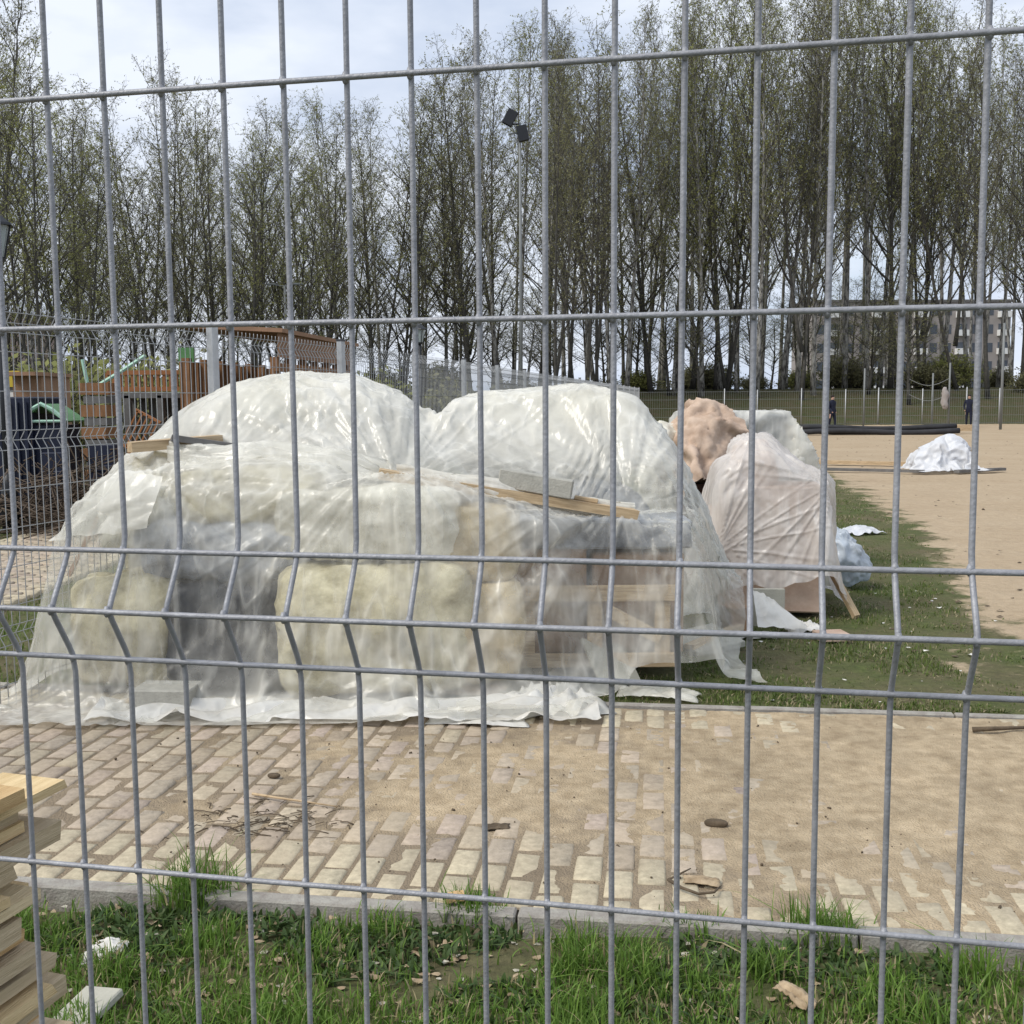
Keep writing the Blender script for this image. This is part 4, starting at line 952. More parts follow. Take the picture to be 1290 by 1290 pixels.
# ================================================================ plastic films 
def film_mat(name, tint=(.87, .855, .79), nscale=2.5, rough=.19, dirt=(.55, .50, .40), dirty=.25):
    """hazy polythene: part clear, part milky and light-scattering, with crinkles"""
    m = bpy.data.materials.new(name); m.use_nodes = True; nt = m.node_tree; N = nt.nodes; L = nt.links
    b = N['Principled BSDF']; b.inputs['Roughness'].default_value = rough; b.inputs['Specular IOR Level'].default_value = .5
    tc = N.new('ShaderNodeTexCoord')
    def ns(scale, det=5, rough_=.6, sx=None):
        n = N.new('ShaderNodeTexNoise'); n.inputs['Scale'].default_value = scale; n.inputs['Detail'].default_value = det; n.inputs['Roughness'].default_value = rough_
        if sx:
            mp = N.new('ShaderNodeMapping'); mp.inputs['Scale'].default_value = sx[0]; mp.inputs['Rotation'].default_value = sx[1]; L.new(tc.outputs['Object'], mp.inputs[0]); L.new(mp.outputs[0], n.inputs['Vector'])
        else: L.new(tc.outputs['Object'], n.inputs['Vector'])
        return n.outputs['Fac']
    r = N.new('ShaderNodeValToRGB'); L.new(ns(3.1, 6), r.inputs[0]); e = r.color_ramp.elements
    e[0].position = .45; e[0].color = (*tint, 1); e[1].position = .75; e[1].color = (*[t*(1-dirty)+d*dirty for t, d in zip(tint, dirt)], 1)
    L.new(r.outputs[0], b.inputs['Base Color'])
    # long tension streaks in two slanting directions, fading in and out
    def math_(op, a, b_=None, clamp=False):
        n = N.new('ShaderNodeMath'); n.operation = op; n.use_clamp = clamp
        for k, v in enumerate((a, b_)):
            if v is None: continue
            if isinstance(v, (int, float)): n.inputs[k].default_value = v
            else: L.new(v, n.inputs[k])
        return n.outputs[0]
    def streak(ang, sc_, along, sharp):
        f = ns(sc_, 2.5, .45, ((1, 1, along), (0, ang, 0)))
        r_ = math_('ABSOLUTE', math_('SUBTRACT', f, .5)); return math_('POWER', math_('SUBTRACT', 1.0, math_('MULTIPLY', r_, sharp), True), 2.0)
    def gate(sc_, lo, hi):
        g_ = N.new('ShaderNodeMapRange'); L.new(ns(sc_, 3, .5), g_.inputs[0]); g_.inputs[1].default_value = lo; g_.inputs[2].default_value = hi; return g_.outputs[0]
    sA = math_('MULTIPLY', streak(.62, 5.5, .10, 9), gate(1.3, .42, .62)); sB = math_('MULTIPLY', streak(-.45, 6.5, .10, 9), gate(1.7, .45, .62)); sC = math_('MULTIPLY', streak(1.15, 5.0, .12, 8), gate(1.1, .44, .62))
    s2 = math_('ADD', math_('ADD', sA, sB), sC)
    bp = N.new('ShaderNodeBump'); bp.inputs['Strength'].default_value = .6; bp.inputs['Distance'].default_value = .007
    hgt = s2; L.new(hgt, bp.inputs['Height']); L.new(bp.outputs[0], b.inputs['Normal'])
    tl = N.new('ShaderNodeBsdfTranslucent'); tl.inputs[0].default_value = (*tint, 1); L.new(bp.outputs[0], tl.inputs['Normal'])
    mx = N.new('ShaderNodeMixShader'); mx.inputs[0].default_value = .32; L.new(b.outputs[0], mx.inputs[1]); L.new(tl.outputs[0], mx.inputs[2])
    tr = N.new('ShaderNodeBsdfTransparent'); tr.inputs[0].default_value = (.96, .965, .96, 1)
    hz = N.new('ShaderNodeAttribute'); hz.attribute_name = 'haze'
    mr = N.new('ShaderNodeMapRange'); L.new(ns(nscale, 5, .6), mr.inputs[0]); mr.inputs[1].default_value = .33; mr.inputs[2].default_value = .67; mr.inputs[3].default_value = -.16; mr.inputs[4].default_value = .16
    hs_ = N.new('ShaderNodeMath'); L.new(mr.outputs[0], hs_.inputs[0]); L.new(hz.outputs['Fac'], hs_.inputs[1]); mr = hs_
    # creases scatter more light than flat film
    cr = N.new('ShaderNodeMapRange'); L.new(s2, cr.inputs[0]); cr.inputs[1].default_value = .1; cr.inputs[2].default_value = .9; cr.inputs[3].default_value = 0; cr.inputs[4].default_value = .28
    ad = N.new('ShaderNodeMath'); ad.use_clamp = True; L.new(mr.outputs[0], ad.inputs[0]); L.new(cr.outputs[0], ad.inputs[1])
    fin = N.new('ShaderNodeMixShader'); L.new(ad.outputs[0], fin.inputs[0]); L.new(tr.outputs[0], fin.inputs[1]); L.new(mx.outputs[0], fin.inputs[2])
    L.new(fin.outputs[0], N['Material Output'].inputs[0])
    return m
M['film'] = film_mat('polythene')
M['film_pinkish'] = film_mat('polythene_dusty', (.84, .81, .78))
M['film_white'] = film_mat('polythene_white', (.80, .79, .75), dirty=.5)
M['tarp'] = film_mat('white_tarp', (.78, .80, .84), rough=.4)
def refine(a, k):
    """smooth finer grid through a coarse one"""
    for ax in (0, 1):
        a = np.moveaxis(a, ax, 0); n = len(a); t = np.linspace(0, n-1, (n-1)*k+1); i = np.minimum(t.astype(int), n-2); f = (t-i)[:, None, None]
        p0, p1, p2, p3 = a[np.maximum(i-1, 0)], a[i], a[i+1], a[np.minimum(i+2, n-1)]
        a = p1+.5*f*(p2-p0+f*(2*p0-5*p1+4*p2-p3+f*(3*(p1-p2)+p3-p0))); a = np.moveaxis(a, 0, ax)
    return a
def fans(a, anchors):
    Nn = np.cross(np.gradient(a, axis=1), np.gradient(a, axis=0)); Nn /= np.linalg.norm(Nn, axis=2, keepdims=True)+1e-9
    X, Y, Z = a[..., 0], a[..., 1], a[..., 2]; out = np.zeros(X.shape)
    nf = np.vectorize(lambda p, q, r: noise.noise(Vector((p, q, r))))
    for k, (ax, ay, az, n, r0, amp) in enumerate(anchors):
        dx, dy, dz = X-ax, Y-ay, Z-az; r = np.sqrt(dx*dx+dy*dy+dz*dz)+1e-6
        w = np.clip(1-r/r0, 0, 1)**.7*np.clip(r/.12, 0, 1)
        q = np.arctan2(dz+dy*.7, dx)*n/3.14; v = nf(q+k*31, r*.25, k*5.3)
        out += amp*w*np.maximum(0, 1-7.0*np.abs(v))
    return a+Nn*out[:, :, None]
HEAP_FANS = [(-.62, 5.8, 1.15, 30, 1.5, .014), (.66, 6.05, .95, 32, 1.5, .015), (-1.85, 5.6, 1.2, 28, 1.3, .014), (1.40, 6.8, .4, 34, 1.4, .014), (-1.2, 6.7, 1.85, 20, 1.0, .006)]
def film(key, name, m, label, haze, cat='film', k=2, anchors=()):
    a = refine(DRAPE[key], k)
    if len(anchors): a = fans(a, anchors)
    ny, nx = a.shape[:2]; i = np.arange(nx*ny).reshape(ny, nx)
    f = np.stack([i[:-1, :-1], i[:-1, 1:], i[1:, 1:], i[1:, :-1]], -1).reshape(-1, 4)
    o = from_np(name, a.reshape(-1, 3), f, M[m], None, True)
    v = a.reshape(-1, 3); set_haze(o, haze(v[:, 0], v[:, 1], v[:, 2]) if callable(haze) else np.full(len(v), haze))
    return tag(o, label, cat)
def set_haze(o, h):
    at_ = o.data.attributes.new('haze', 'FLOAT', 'POINT'); at_.data.foreach_set('value', np.asarray(h, np.float32))
def heap_haze(x, y, z):
    # the film lies doubled over the humps and single over the lower front, clearest before the cartons
    h = .31+.37*sst(.95, 1.35, z)
    h = h-.09*(1-sst(-.95, -.6, x))*(1-sst(.7, .95, z))
    h = h-.10*sst(-.1, .25, x)*(1-sst(1.0, 1.2, x))*(1-sst(.75, .95, z))
    h = h+.22*(1-sst(.0, .16, z))
    return h+.10*sst(1.0, 1.2, x)
film('heap', 'plastic_film', 'film', 'huge hazy clear plastic film draped over the two-humped heap in the middle', heap_haze, 'film', 3, HEAP_FANS)
film('right', 'plastic_film', 'film_pinkish', 'milky plastic film over the pinkish cartons of the right-hand stack', .60, 'film', 3, [(1.80, 8.0, 1.3, 13, 1.3, .012), (2.3, 7.7, .9, 16, 1.2, .014), (1.5, 7.7, .5, 16, 1.0, .014)])
film('rear', 'plastic_film', 'film', 'greyish plastic film over the flat-topped block behind the pinkish stack', .62, 'film', 2, [(2.0, 9.8, 1.4, 30, 1.2, .014)])
film('hem', 'plastic_hem', 'film_white', 'crumpled whitish plastic hem lying along the paving before the big heap', .92)
film('tarp', 'tarpaulin', 'tarp', 'small white tarpaulin heap lying alone on the sand', 1.0)
# ---- boards and blocks weighing the film down
def ontop(x, y, pad=0.0):
    """height of the film heap at x, y"""
    return FA(x, y)+pad
_a = DRAPE['heap'].reshape(-1, 3)
def FA(x, y, r=.07):
    d = np.hypot(_a[:, 0]-x, _a[:, 1]-y); k = d < r
    return float(_a[k, 2].max()) if k.any() else 0.0
pa, pb = at(478, 601, 5.68), at(800, 652, 5.86)
tt = [FA(*(pa.lerp(pb, t).xy)) for t in np.linspace(.03, .97, 12)]
off = max(h-(pa.lerp(pb, t).z) for h, t in zip(tt, np.linspace(.03, .97, 12)))
LIFT = Vector((0, 0, max(-.1, off-.055)+.012))
plank(pa+LIFT, pb+LIFT, .15, .052, 'wood', 'long pale board across the middle of the big heap, holding the film down')
c = pa.lerp(pb, .60)+LIFT; d = (pb-pa).normalized(); n_ = Vector((0, 0, 1)).cross(d).normalized(); up = d.cross(n_)
Mb = Matrix((d, n_, up)).transposed() @ Matrix.Rotation(-.22, 3, 'Z')
mb = MB(); mb.box(c+up*(.026+.053)+n_*.04, (.40, .20, .10), Mb); tag(mb.build('concrete_block', M['block'], None, False, .006), 'grey concrete block lying on the long board', 'block')
c = pa.lerp(pb, .80)+LIFT; mb = MB(); mb.box(c+up*(.026+.012)+n_*.01, (.13, .07, .022), Mb); tag(mb.build('wood_chip', M['wood'], None, False, .004), 'small wood offcut lying on the long board right of the grey block', 'offcut')
qa = at(166, 574, 5.92); qz = max(FA(qa.x+.1, 5.95), FA(qa.x+.3, 6.0)) 
z_ = max(qz+.035, qa.z)
plank((qa.x, 5.90, z_), (qa.x+.42, 6.16, z_+.03), .13, .055, 'wood', 'short thick board on the left shoulder of the big heap')
plank((qa.x+.22, 5.93, z_+.05), (qa.x+.56, 6.05, z_-.01), .12, .035, 'grey_dark', 'weathered grey board end lying across the short thick board', 'plank')
# blocks under the front film, low left
p = G(207, 902); mb = MB(); mb.box((0, 0, .07), (.30, .20, .14)); o = mb.build('concrete_block', M['block'], None, False, .006); o.location = (p.x, p.y+.06, 0); o.rotation_euler = (0, 0, -.06); tag(o, 'grey concrete block on the paving under the left front of the film', 'block')
p = G(150, 902); plank((p.x-.12, p.y+.05, .03), (p.x+.12, p.y+.12, .03), .07, .05, 'wood', 'small pale timber block on the paving left of the grey block')
# loose grey tile board leaning at the right foot of the heap
M['tile'] = mat('cement_board', (.40, .39, .33), .85, var=.12, scale=7, bump=.2, bscale=80)
p = G(770, 856); mb = MB(); mb.box((0, 0, 0), (.30, .30, .02)); o = mb.build('cement_board', M['tile'], None, False, .003); o.location = (p.x, p.y, .10); o.rotation_euler = (.62, .25, .5); tag(o, 'square grey board leaning at the right foot of the big heap', 'board')
# scraps round the stacks: small crumpled film pieces
HAZY = {'film': .5, 'film_white': .92, 'tarp': 1.0, 'blue_sack': .95}
def scrap(name, c, size, m, label, rz=0, seed=1, cat='scrap', nf=3.5, lift=.5, n=22, thick=.002):
    """crumpled sheet with creases, edges resting low"""
    bm = bmesh.new(); vs = {}
    o3 = Vector((seed*9.1, seed*4.7, 0))
    for j in range(n+1):
        for i in range(n+1):
            u, v = i/n-.5, j/n-.5
            rag = 1+.22*noise.noise(Vector((math.atan2(v, u)*1.7, seed*3.0, .3)))
            x, y = u*size[0]*rag, v*size[1]*rag
            h = (1-abs(noise.noise(Vector((u*nf, v*nf, 0))+o3))*1.7)*.5+(1-abs(noise.noise(Vector((u*nf*2.3, v*nf*2.3, 4))+o3))*1.8)*.22
            z = max(.004, size[2]*h*(1-lift*(4*(u*u+v*v))))
            vs[i, j] = bm.verts.new((x, y, z))
    for j in range(n):
        for i in range(n): bm.faces.new((vs[i, j], vs[i+1, j], vs[i+1, j+1], vs[i, j+1]))
    o = from_bm(name, bm, M[m], None, True)
    md = o.modifiers.new('t', 'SOLIDIFY'); md.thickness = thick
    if m in HAZY: set_haze(o, np.full(len(o.data.vertices), HAZY[m]))
    o.location = c; o.rotation_euler = (0, 0, rz); return tag(o, label, cat)
M['paper'] = mat('white_paper', (.66, .64, .60), .75, var=.12, scale=9)
M['grey_film'] = M['film_white']
g = G(690, 893); scrap('film_bunch', (g.x, g.y+.05, .0), (.55, .38, .20), 'film_white', 'bunched whitish film at the right front corner of the big heap', .2, 2, 'film', 4, .75, 30)
g = G(600, 910); scrap('film_flap', (g.x, g.y+.06, .0), (.50, .24, .07), 'film_white', 'ragged film flap spread on the paving below the middle of the heap', -.1, 8, 'film', 4, .6)
g = G(905, 892); 
g = G(845, 868); scrap('film_flap', (g.x-.06, g.y, -.03), (.42, .22, .08), 'film', 'clear film flap on the grass at the right foot of the big heap', -.3, 4, 'film')
g = G(560, 878); scrap('kraft_scrap', (g.x, g.y+.12, .0), (.62, .22, .12), 'kraft', 'crumpled tan paper tucked under the front film near the middle', 0, 12, 'paper')
def strip(name, pts, width, m, label, nfold=5, amp=.03, seed=1, haze=.6, cat='film'):
    """gathered film laid along a line, its folds running lengthwise"""
    nu, nv = 70, 26; pts = [Vector(p) for p in pts]; V = []
    for i in range(nu):
        t = i/(nu-1)*(len(pts)-1); k = min(int(t), len(pts)-2); c = pts[k].lerp(pts[k+1], t-k); d = (pts[k+1]-pts[k]).normalized(); s_ = Vector((d.y, -d.x, 0)).normalized()
        wv = width*(.75+.5*noise.noise(Vector((i*.06, seed, 0))))*(.12+.88*math.sin(PI*i/(nu-1))**.6)
        for j in range(nv):
            v = j/(nv-1)-.5
            h = amp*(1-2.4*abs(noise.noise(Vector((i*.035, v*nfold+seed*3, seed)))))+.5*amp*(1-2.4*abs(noise.noise(Vector((i*.07, v*nfold*2.3, seed+5)))))
            V.append(tuple(c+s_*(v*wv+.02*noise.noise(Vector((i*.1, j*.2, seed))))+Vector((0, 0, h+.03*(1-4*v*v)-.05*max(0, v)*2))))
    ii_ = np.arange(nu*nv).reshape(nu, nv); f_ = np.stack([ii_[:-1, :-1], ii_[:-1, 1:], ii_[1:, 1:], ii_[1:, :-1]], -1).reshape(-1, 4)
    o = from_np(name, np.array(V), f_, M[m], None, True); set_haze(o, np.full(len(V), haze)); return tag(o, label, cat)
def onheap(px, py, Y, up=-.004):
    p = at(px, py, Y); return Vector((p.x, p.y, FA(p.x, p.y, .09)+up))
strip('film_gather', [onheap(212, 578, 5.95), onheap(270, 580, 5.85), onheap(340, 585, 5.82), onheap(420, 595, 5.80), onheap(490, 604, 5.80)], .26, 'film', 'gathered film folds running from the left board to the long board', 5, .035, 2, .62)
strip('film_gather', [onheap(500, 612, 5.72, -.005), onheap(600, 632, 5.72, -.008), onheap(700, 650, 5.80, -.008), onheap(800, 662, 5.92, -.008)], .14, 'film', 'narrow gathered film fold along the front of the long board', 3, .02, 6, .66)
# loose triangular wing at the left shoulder
def wing(name, corners, label, n=16, haze=.6, amp=.03, m='film'):
    a_, b_, c_, d_ = [Vector(c) for c in corners]; V = []
    for i in range(n):
        for j in range(n):
            u, v = i/(n-1), j/(n-1); p = a_.lerp(b_, u).lerp(d_.lerp(c_, u), v)
            V.append(tuple(p+Vector((0, -amp*1.5*math.sin(PI*u)*math.sin(PI*v)+amp*noise.noise(Vector((u*2.2+v*5, v*1.5, 3))), amp*noise.noise(Vector((u*5, v*2, 7)))))))
    ii_ = np.arange(n*n).reshape(n, n); f_ = np.stack([ii_[:-1, :-1], ii_[:-1, 1:], ii_[1:, 1:], ii_[1:, :-1]], -1).reshape(-1, 4)
    o = from_np(name, np.array(V), f_, M[m], None, True); set_haze(o, np.full(len(V), haze)); return tag(o, label, 'film')
wing('film_flap', (at(150, 590, 5.62), at(205, 600, 5.44), at(185, 665, 5.36), at(60, 682, 5.50)), 'loose pointed wing of film at the left shoulder of the big heap')
# right-hand stack surroundings
def bx(name, px, py, size, m, label, rz=0, cat='box', dz=-.04, tilt=(0, 0)):
    p = G(px, py); mb = MB(); mb.box((0, 0, size[2]/2), size); o = mb.build(name, M[m], None, False, .004); o.location = (p.x, p.y, dz); o.rotation_euler = (tilt[0], tilt[1], rz); return tag(o, label, cat)
bx('cardboard_box', 925, 792, (.16, .20, .20), 'carton', 'small brown carton at the foot of the right-hand stack', .3)
bx('cement_board', 888, 806, (.36, .40, .04), 'tile', 'flat grey board on the grass between the two stacks', .35, 'board', -.02, (.10, -.12))
pa = G(868, 815); pb = G(932, 796); plank(pa+Vector((0, 0, .0)), pb+Vector((0, 0, .04)), .07, .03, 'wood', 'short pale plank on the grass between the two stacks')
pa = G(1079, 772); pb_ = at(1046, 716, 7.95); plank(pa+Vector((0, 0, -.03)), pb_, .05, .035, 'wood', 'narrow pale lath leaning against the right side of the pinkish stack')
bx('cardboard_box', 1047, 798, (.20, .16, .05), 'carton_pink', 'flat tan carton piece on the grass right of the pinkish stack', .1)
g = G(985, 782); 
wing('foam_sheet', (at(948, 742, 7.35), at(975, 755, 7.25), at(1018, 792, 7.05), at(955, 790, 7.05)), 'curved pale foam sheet leaning before the pinkish stack', 14, .97, .025, 'film_white')
g = G(1012, 790); scrap('paper_scrap', (g.x, g.y, -.03), (.26, .2, .12), 'paper', 'crumpled white paper at the right foot of the pinkish stack', .2, 5, 'paper', 4)
g = G(950, 796); scrap('film_flap', (g.x, g.y, -.03), (.36, .14, .05), 'film_white', 'white film strip on the grass before the pinkish stack', .1, 15, 'film')
bx('cement_board', 966, 782, (.24, .03, .27), 'tile', 'upright grey-beige board under the hem of the pinkish stack', -.1, 'board')
# blue-white sacks right of the stack
M['blue_sack'] = film_mat('blue_film', (.60, .66, .73), rough=.3)
p = at(1058, 640, 9.0); o = blob('blue_sack', (p.x, 9.0, .24), (.36, .5, .58), M['blue_sack'], .4, 3.0, .06, 9, 22, None, 3.2, .07); o.rotation_euler = (0, -.45, .4); set_haze(o, np.full(len(o.data.vertices), .95)); tag(o, 'pale blue plastic sack slumped behind the right side of the pinkish stack', 'sack')
g = G(1082, 668); scrap('film_flap', (g.x, g.y, -.03), (.44, .4, .14), 'tarp', 'white plastic flap on the grass beside the pale blue sack', .5, 21, 'film', 3)
# brown paper bundle further back, left of the rear film
M['kraft_light'] = mat('kraft_light', (.44, .31, .225), .85, var=.18, var2=(.60, .47, .37), scale=5, bump=.3, bscale=16)
p = at(886, 545, 9.4); o = film('paper', 'paper_bundle', 'kraft_light', 'x', 1.0, 'paper bundle', 2, [(1.66, 9.3, 1.45, 12, .9, .022), (1.52, 9.2, 1.0, 11, .7, .022), (1.85, 9.2, 1.2, 12, .7, .022)]); blob('paper_core', (1.66, 9.5, 1.10), (.35, .49, .60), M['kraft_light'], .2, 3.0, .02, 12, 10, o); tag(o, 'rumpled brown paper bundle on a dark stand between the two stacks', 'paper bundle')
M['dark_wood'] = mat('dark_red_wood', (.070, .035, .028), .8, var=.4, scale=3)
mb = MB()
for k in range(5): mb.box((-.2+.1*k, -.25, .43), (.07, .03, .86)); mb.box((-.2+.1*k, .25, .43), (.07, .03, .86))
mb.box((0, 0, .84), (.5, .56, .05)); mb.box((0, 0, .3), (.46, .5, .5))
o = mb.build('timber_stand', M['dark_wood'], None); o.location = (1.66, 9.5, -.04); tag(o, 'dark reddish timber crate under the brown paper bundle', 'crate')
p = at(842, 535, 9.3); o = blob('paper_bundle', (p.x, 9.6, .68), (.48, .6, 1.44), M['wool_white'], .1, 3.0, .05, 14, 22, None, 3.0, .07); tag(o, 'whitish wrapped bundle just right of the big heap, beside the brown paper bundle', 'bundle')
scr = G(905, 735)
# ---- stack of rough planks at lower left, close behind the fence
sd = Vector((math.sin(R(17)), math.cos(R(17)), 0)); sn = Vector((sd.y, -sd.x, 0))
corner = at(90, 1120, 1.86); corner.z = 0
sr = random.Random(12)
woods = []
for k, (c1, c2, nm) in enumerate((((.62, .43, .20), (.74, .58, .34), 'pale'), ((.52, .32, .14), (.64, .46, .24), 'honey brown'), ((.46, .35, .21), (.60, .49, .33), 'dull brown'), ((.62, .47, .26), (.74, .61, .39), 'creamy'))):
    key = 'plank%d' % k; m = mat('sawn_plank_'+nm.replace(' ', '_'), c1, .8, var=.25, var2=c2, scale=3.2, bump=.35, bscale=26, stretch=(1.0, 9, 22), detail=9); M[key] = m; woods.append((key, nm))
z = -.05; layers = []
while z < .905:
    th = sr.choice((.017, .020, .024, .028, .034)); layers.append((z, th)); z += th+(sr.uniform(.001, .004) if sr.random() < .5 else sr.uniform(.007, .018))
nl = len(layers)
for li, (z, th) in enumerate(layers):
    w0 = 0
    order = nl-li
    for j in range(2):
        w = sr.uniform(.09, .15); key, nm = sr.choice(woods)
        ex = sr.uniform(-.16, .035)+(0 if j == 0 else sr.uniform(-.06, .09)); ov = sr.uniform(-.028, .012) if j == 0 else 0
        a0_ = corner-sn*(w0+w/2-ov)+sd*ex; w0 += w+.004
        b0_ = a0_-sd*(1.55+sr.uniform(0, .2))
        tl = sr.uniform(-.035, .035)
        dirn = (a0_-b0_).normalized(); side = Vector((dirn.y, -dirn.x, 0))
        a0_ = a0_+side*tl*.5
        if li == nl-1 and j == 0: ex -= .1
        lab = '%s plank, %s from the top %s of the timber stack' % (nm, NTH[min(order-1, 39)], 'in the right edge' if j == 0 else 'in the inner row')
        plank(Vector((*b0_.xy, z+th/2)), Vector((*a0_.xy, z+th/2)), w, th, key, lab, 'plank', 'plank', sr.uniform(-.002, .002), 'planks of the stack at the lower left')
# short loose block on top
p = corner+sd*-.10-sn*.12; plank(Vector((p.x-.03, p.y-.12, z+.016)), Vector((p.x+.02, p.y, z+.016)), .06, .035, 'plank3', 'small creamy block end on the very top of the timber stack')
# ---- litter near the camera
g = G(136, 1204, -.04); scrap('paper_scrap', (g.x, g.y, -.03), (.125, .10, .06), 'paper', 'crumpled white paper on the grass right of the timber stack', .3, 3, 'paper', 3, .7)
g = G(128, 1190, -.04); scrap('paper_scrap', (g.x+.02, g.y+.05, -.035), (.05, .03, .02), 'paper', 'tiny white paper scrap just above the crumpled paper by the timber stack', .3, 7, 'paper', 3, .7, 10)
g = G(110, 1282, -.04); mb = MB(); mb.box((0, 0, 0), (.12, .16, .022), None); o = mb.build('board_scrap', M['tile'], None, False, .004); o.location = (g.x+.015, g.y-.05, .01); o.rotation_euler = (.15, -.12, -.35); tag(o, 'whitish board scrap at the bottom edge beside the timber stack', 'scrap')
M['dry_leaf'] = mat('dry_leaf', (.30, .21, .12), .85, var=.3, var2=(.46, .36, .24), scale=20, bump=.3, bscale=60)
g = G(1003, 1277, -.04); scrap('dry_leaf', (g.x, g.y, -.005), (.055, .12, .045), 'dry_leaf', 'large curled dry leaf in the grass at the bottom edge', .5, 17, 'leaf', 2.4, .2, 14)
M['stick'] = mat('dead_stick', (.10, .075, .05), .9, var=.4, scale=20, bump=.3)
def stick(pts, r, label, m='stick', name='stick', cat='stick'):
    mb = MB(); n = len(pts); mb.tube(pts, [r*(1-.5*i/(n-1)) for i in range(n)], 6); return tag(mb.build(name, M[m], None, True), label, cat)
stick([G(1225, 919, .02), G(1248, 918, .03), G(1275, 917, .02), G(1320, 916, .02)], .014, 'dark dead branch on the sand at the right edge')
g0 = G(842, 1108, .012); stick([g0, G(858, 1118, .016), G(880, 1126, .014), G(900, 1124, .02), G(907, 1117, .012)], .006, 'curved dark twig on the paving, lower middle right')
g = G(884, 1112); scrap('dry_leaf', (g.x, g.y, .004), (.11, .06, .02), 'dry_leaf', 'dry brown leaf beside the curved twig on the paving', -.3, 19, 'leaf', 2.4, .3, 10)
stick([G(842, 1108, .008), G(862, 1098, .02), G(870, 1094, .012)], .004, 'short twig crossing the curved twig on the paving')
g = G(902, 1041); o = blob('bark_piece', (g.x, g.y, .012), (.085, .03, .03), M['stick'], -.2, 2.4, .01, 3, 6); tag(o, 'dark bark piece on the sand, right of centre', 'bark piece')
g = G(625, 1043); scrap('bark_piece', (g.x, g.y, .0), (.10, .05, .025), 'stick', 'curled dark bark strip on the paving near the centre', .1, 23, 'bark piece', 3, .4, 10)
g = G(573, 1143); plank((g.x-.025, g.y, .03), (g.x+.028, g.y+.01, .034), .03, .022, 'plank1', 'small brown wood chip lying on the near kerb', 'wood_chip', 'chip')
g = G(345, 980); o = blob('bark_piece', (g.x, g.y, .01), (.06, .03, .025), M['stick'], -.1, 2.4, .008, 4, 6); tag(o, 'small dark bark piece on the paving left of centre, behind the twig litter', 'bark piece')
g0 = G(318, 1000, .012); stick([g0, G(350, 1005, .016), G(385, 1010, .014), G(425, 1016, .012)], .006, 'long pale-brown twig behind the dark twig litter on the paving', 'wood')
lr = random.Random(4)
mb = MB(); ctr = G(300, 1038)
for k in range(95):
    x, y = ctr.x+lr.gauss(0, .13)+(.17 if k % 2 else -.05), ctr.y+lr.gauss(0, .075)
    a_ = lr.uniform(-.5, .9) if k % 3 else lr.uniform(0, PI); l_ = abs(lr.gauss(0, .045))+.012; dz = abs(lr.gauss(0, .004))
    mb.tube([(x, y, .004), (x+math.cos(a_)*l_*.5+lr.gauss(0, .006), y+math.sin(a_)*l_*.5, .006+dz), (x+math.cos(a_)*l_, y+math.sin(a_)*l_, .004)], lr.uniform(.0008, .0028), 4)
tag(mb.build('twig_litter', M['stick'], None, True), kind='stuff')
mb = MB()
for k in range(330):          # crumbs of soil and bark on the paving
    u, v = lr.uniform(-2.6, 2.6), lr.uniform(.1, 2.28); p = kp(u, v, .003); r_ = abs(lr.gauss(0, .0019))+.0008
    mb.tube([p, p+Vector((lr.gauss(0, r_*1.5), lr.gauss(0, r_*1.5), r_*.7))], r_, 5)
tag(mb.build('crumbs', M['stick'], None, True), kind='stuff')
# stones and pale chips in the near soil
M['chip'] = mat('pale_chip', (.40, .37, .30), .9, var=.3, scale=20)
def chips(name, n, fn, m, smin, smax):
    V = []; Fq = []; rg = np.random.default_rng(len(name)*7+n)
    for k in range(n):
        x, y, z = fn(rg); s = rg.uniform(smin, smax); b0 = len(V); q = rg.uniform(0, 6.28)
        el = rg.uniform(.5, 1)
        t1, t2 = rg.normal(0, .35, 2)
        for a_, zz in ((0, 0), (1, 0), (2, 0), (3, 0), (4, 0), (5, 0)):
            w = q+a_*PI/3; rr_ = s*rg.uniform(.7, 1.15); dx, dy = math.cos(w)*rr_, math.sin(w)*rr_*el
            V.append((x+dx, y+dy, z+.002+abs(dx*t1+dy*t2)))
        V.append((x, y, z+s*rg.uniform(.3, .7)))
        for a_ in range(6): Fq.append((b0+a_, b0+(a_+1) % 6, b0+6))
    return tag(from_np(name, np.array(V), np.array(Fq), M[m]), kind='stuff')
def near_xy(rg):
    u, v = rg.uniform(-1.6, 1.7), -abs(rg.uniform(0.0, 1.0)); p = kp(u, v); return p.x, p.y, -.024
chips('pale_chips', 330, near_xy, 'chip', .004, .016)
chips('leaf_litter', 700, near_xy, 'dry_leaf', .005, .022)
def mid_xy(rg):
    x, y = rg.uniform(.6, 3.6), rg.uniform(5.5, 9); return x, y, -.045
chips('white_flecks', 90, mid_xy, 'paper', .005, .022)
def sand_xy(rg):
    y = rg.uniform(6, 45); x = rg.uniform(2.5, .55*y+1); return x, y, -.045
chips('field_clods', 500, sand_xy, 'stick', .008, .035)
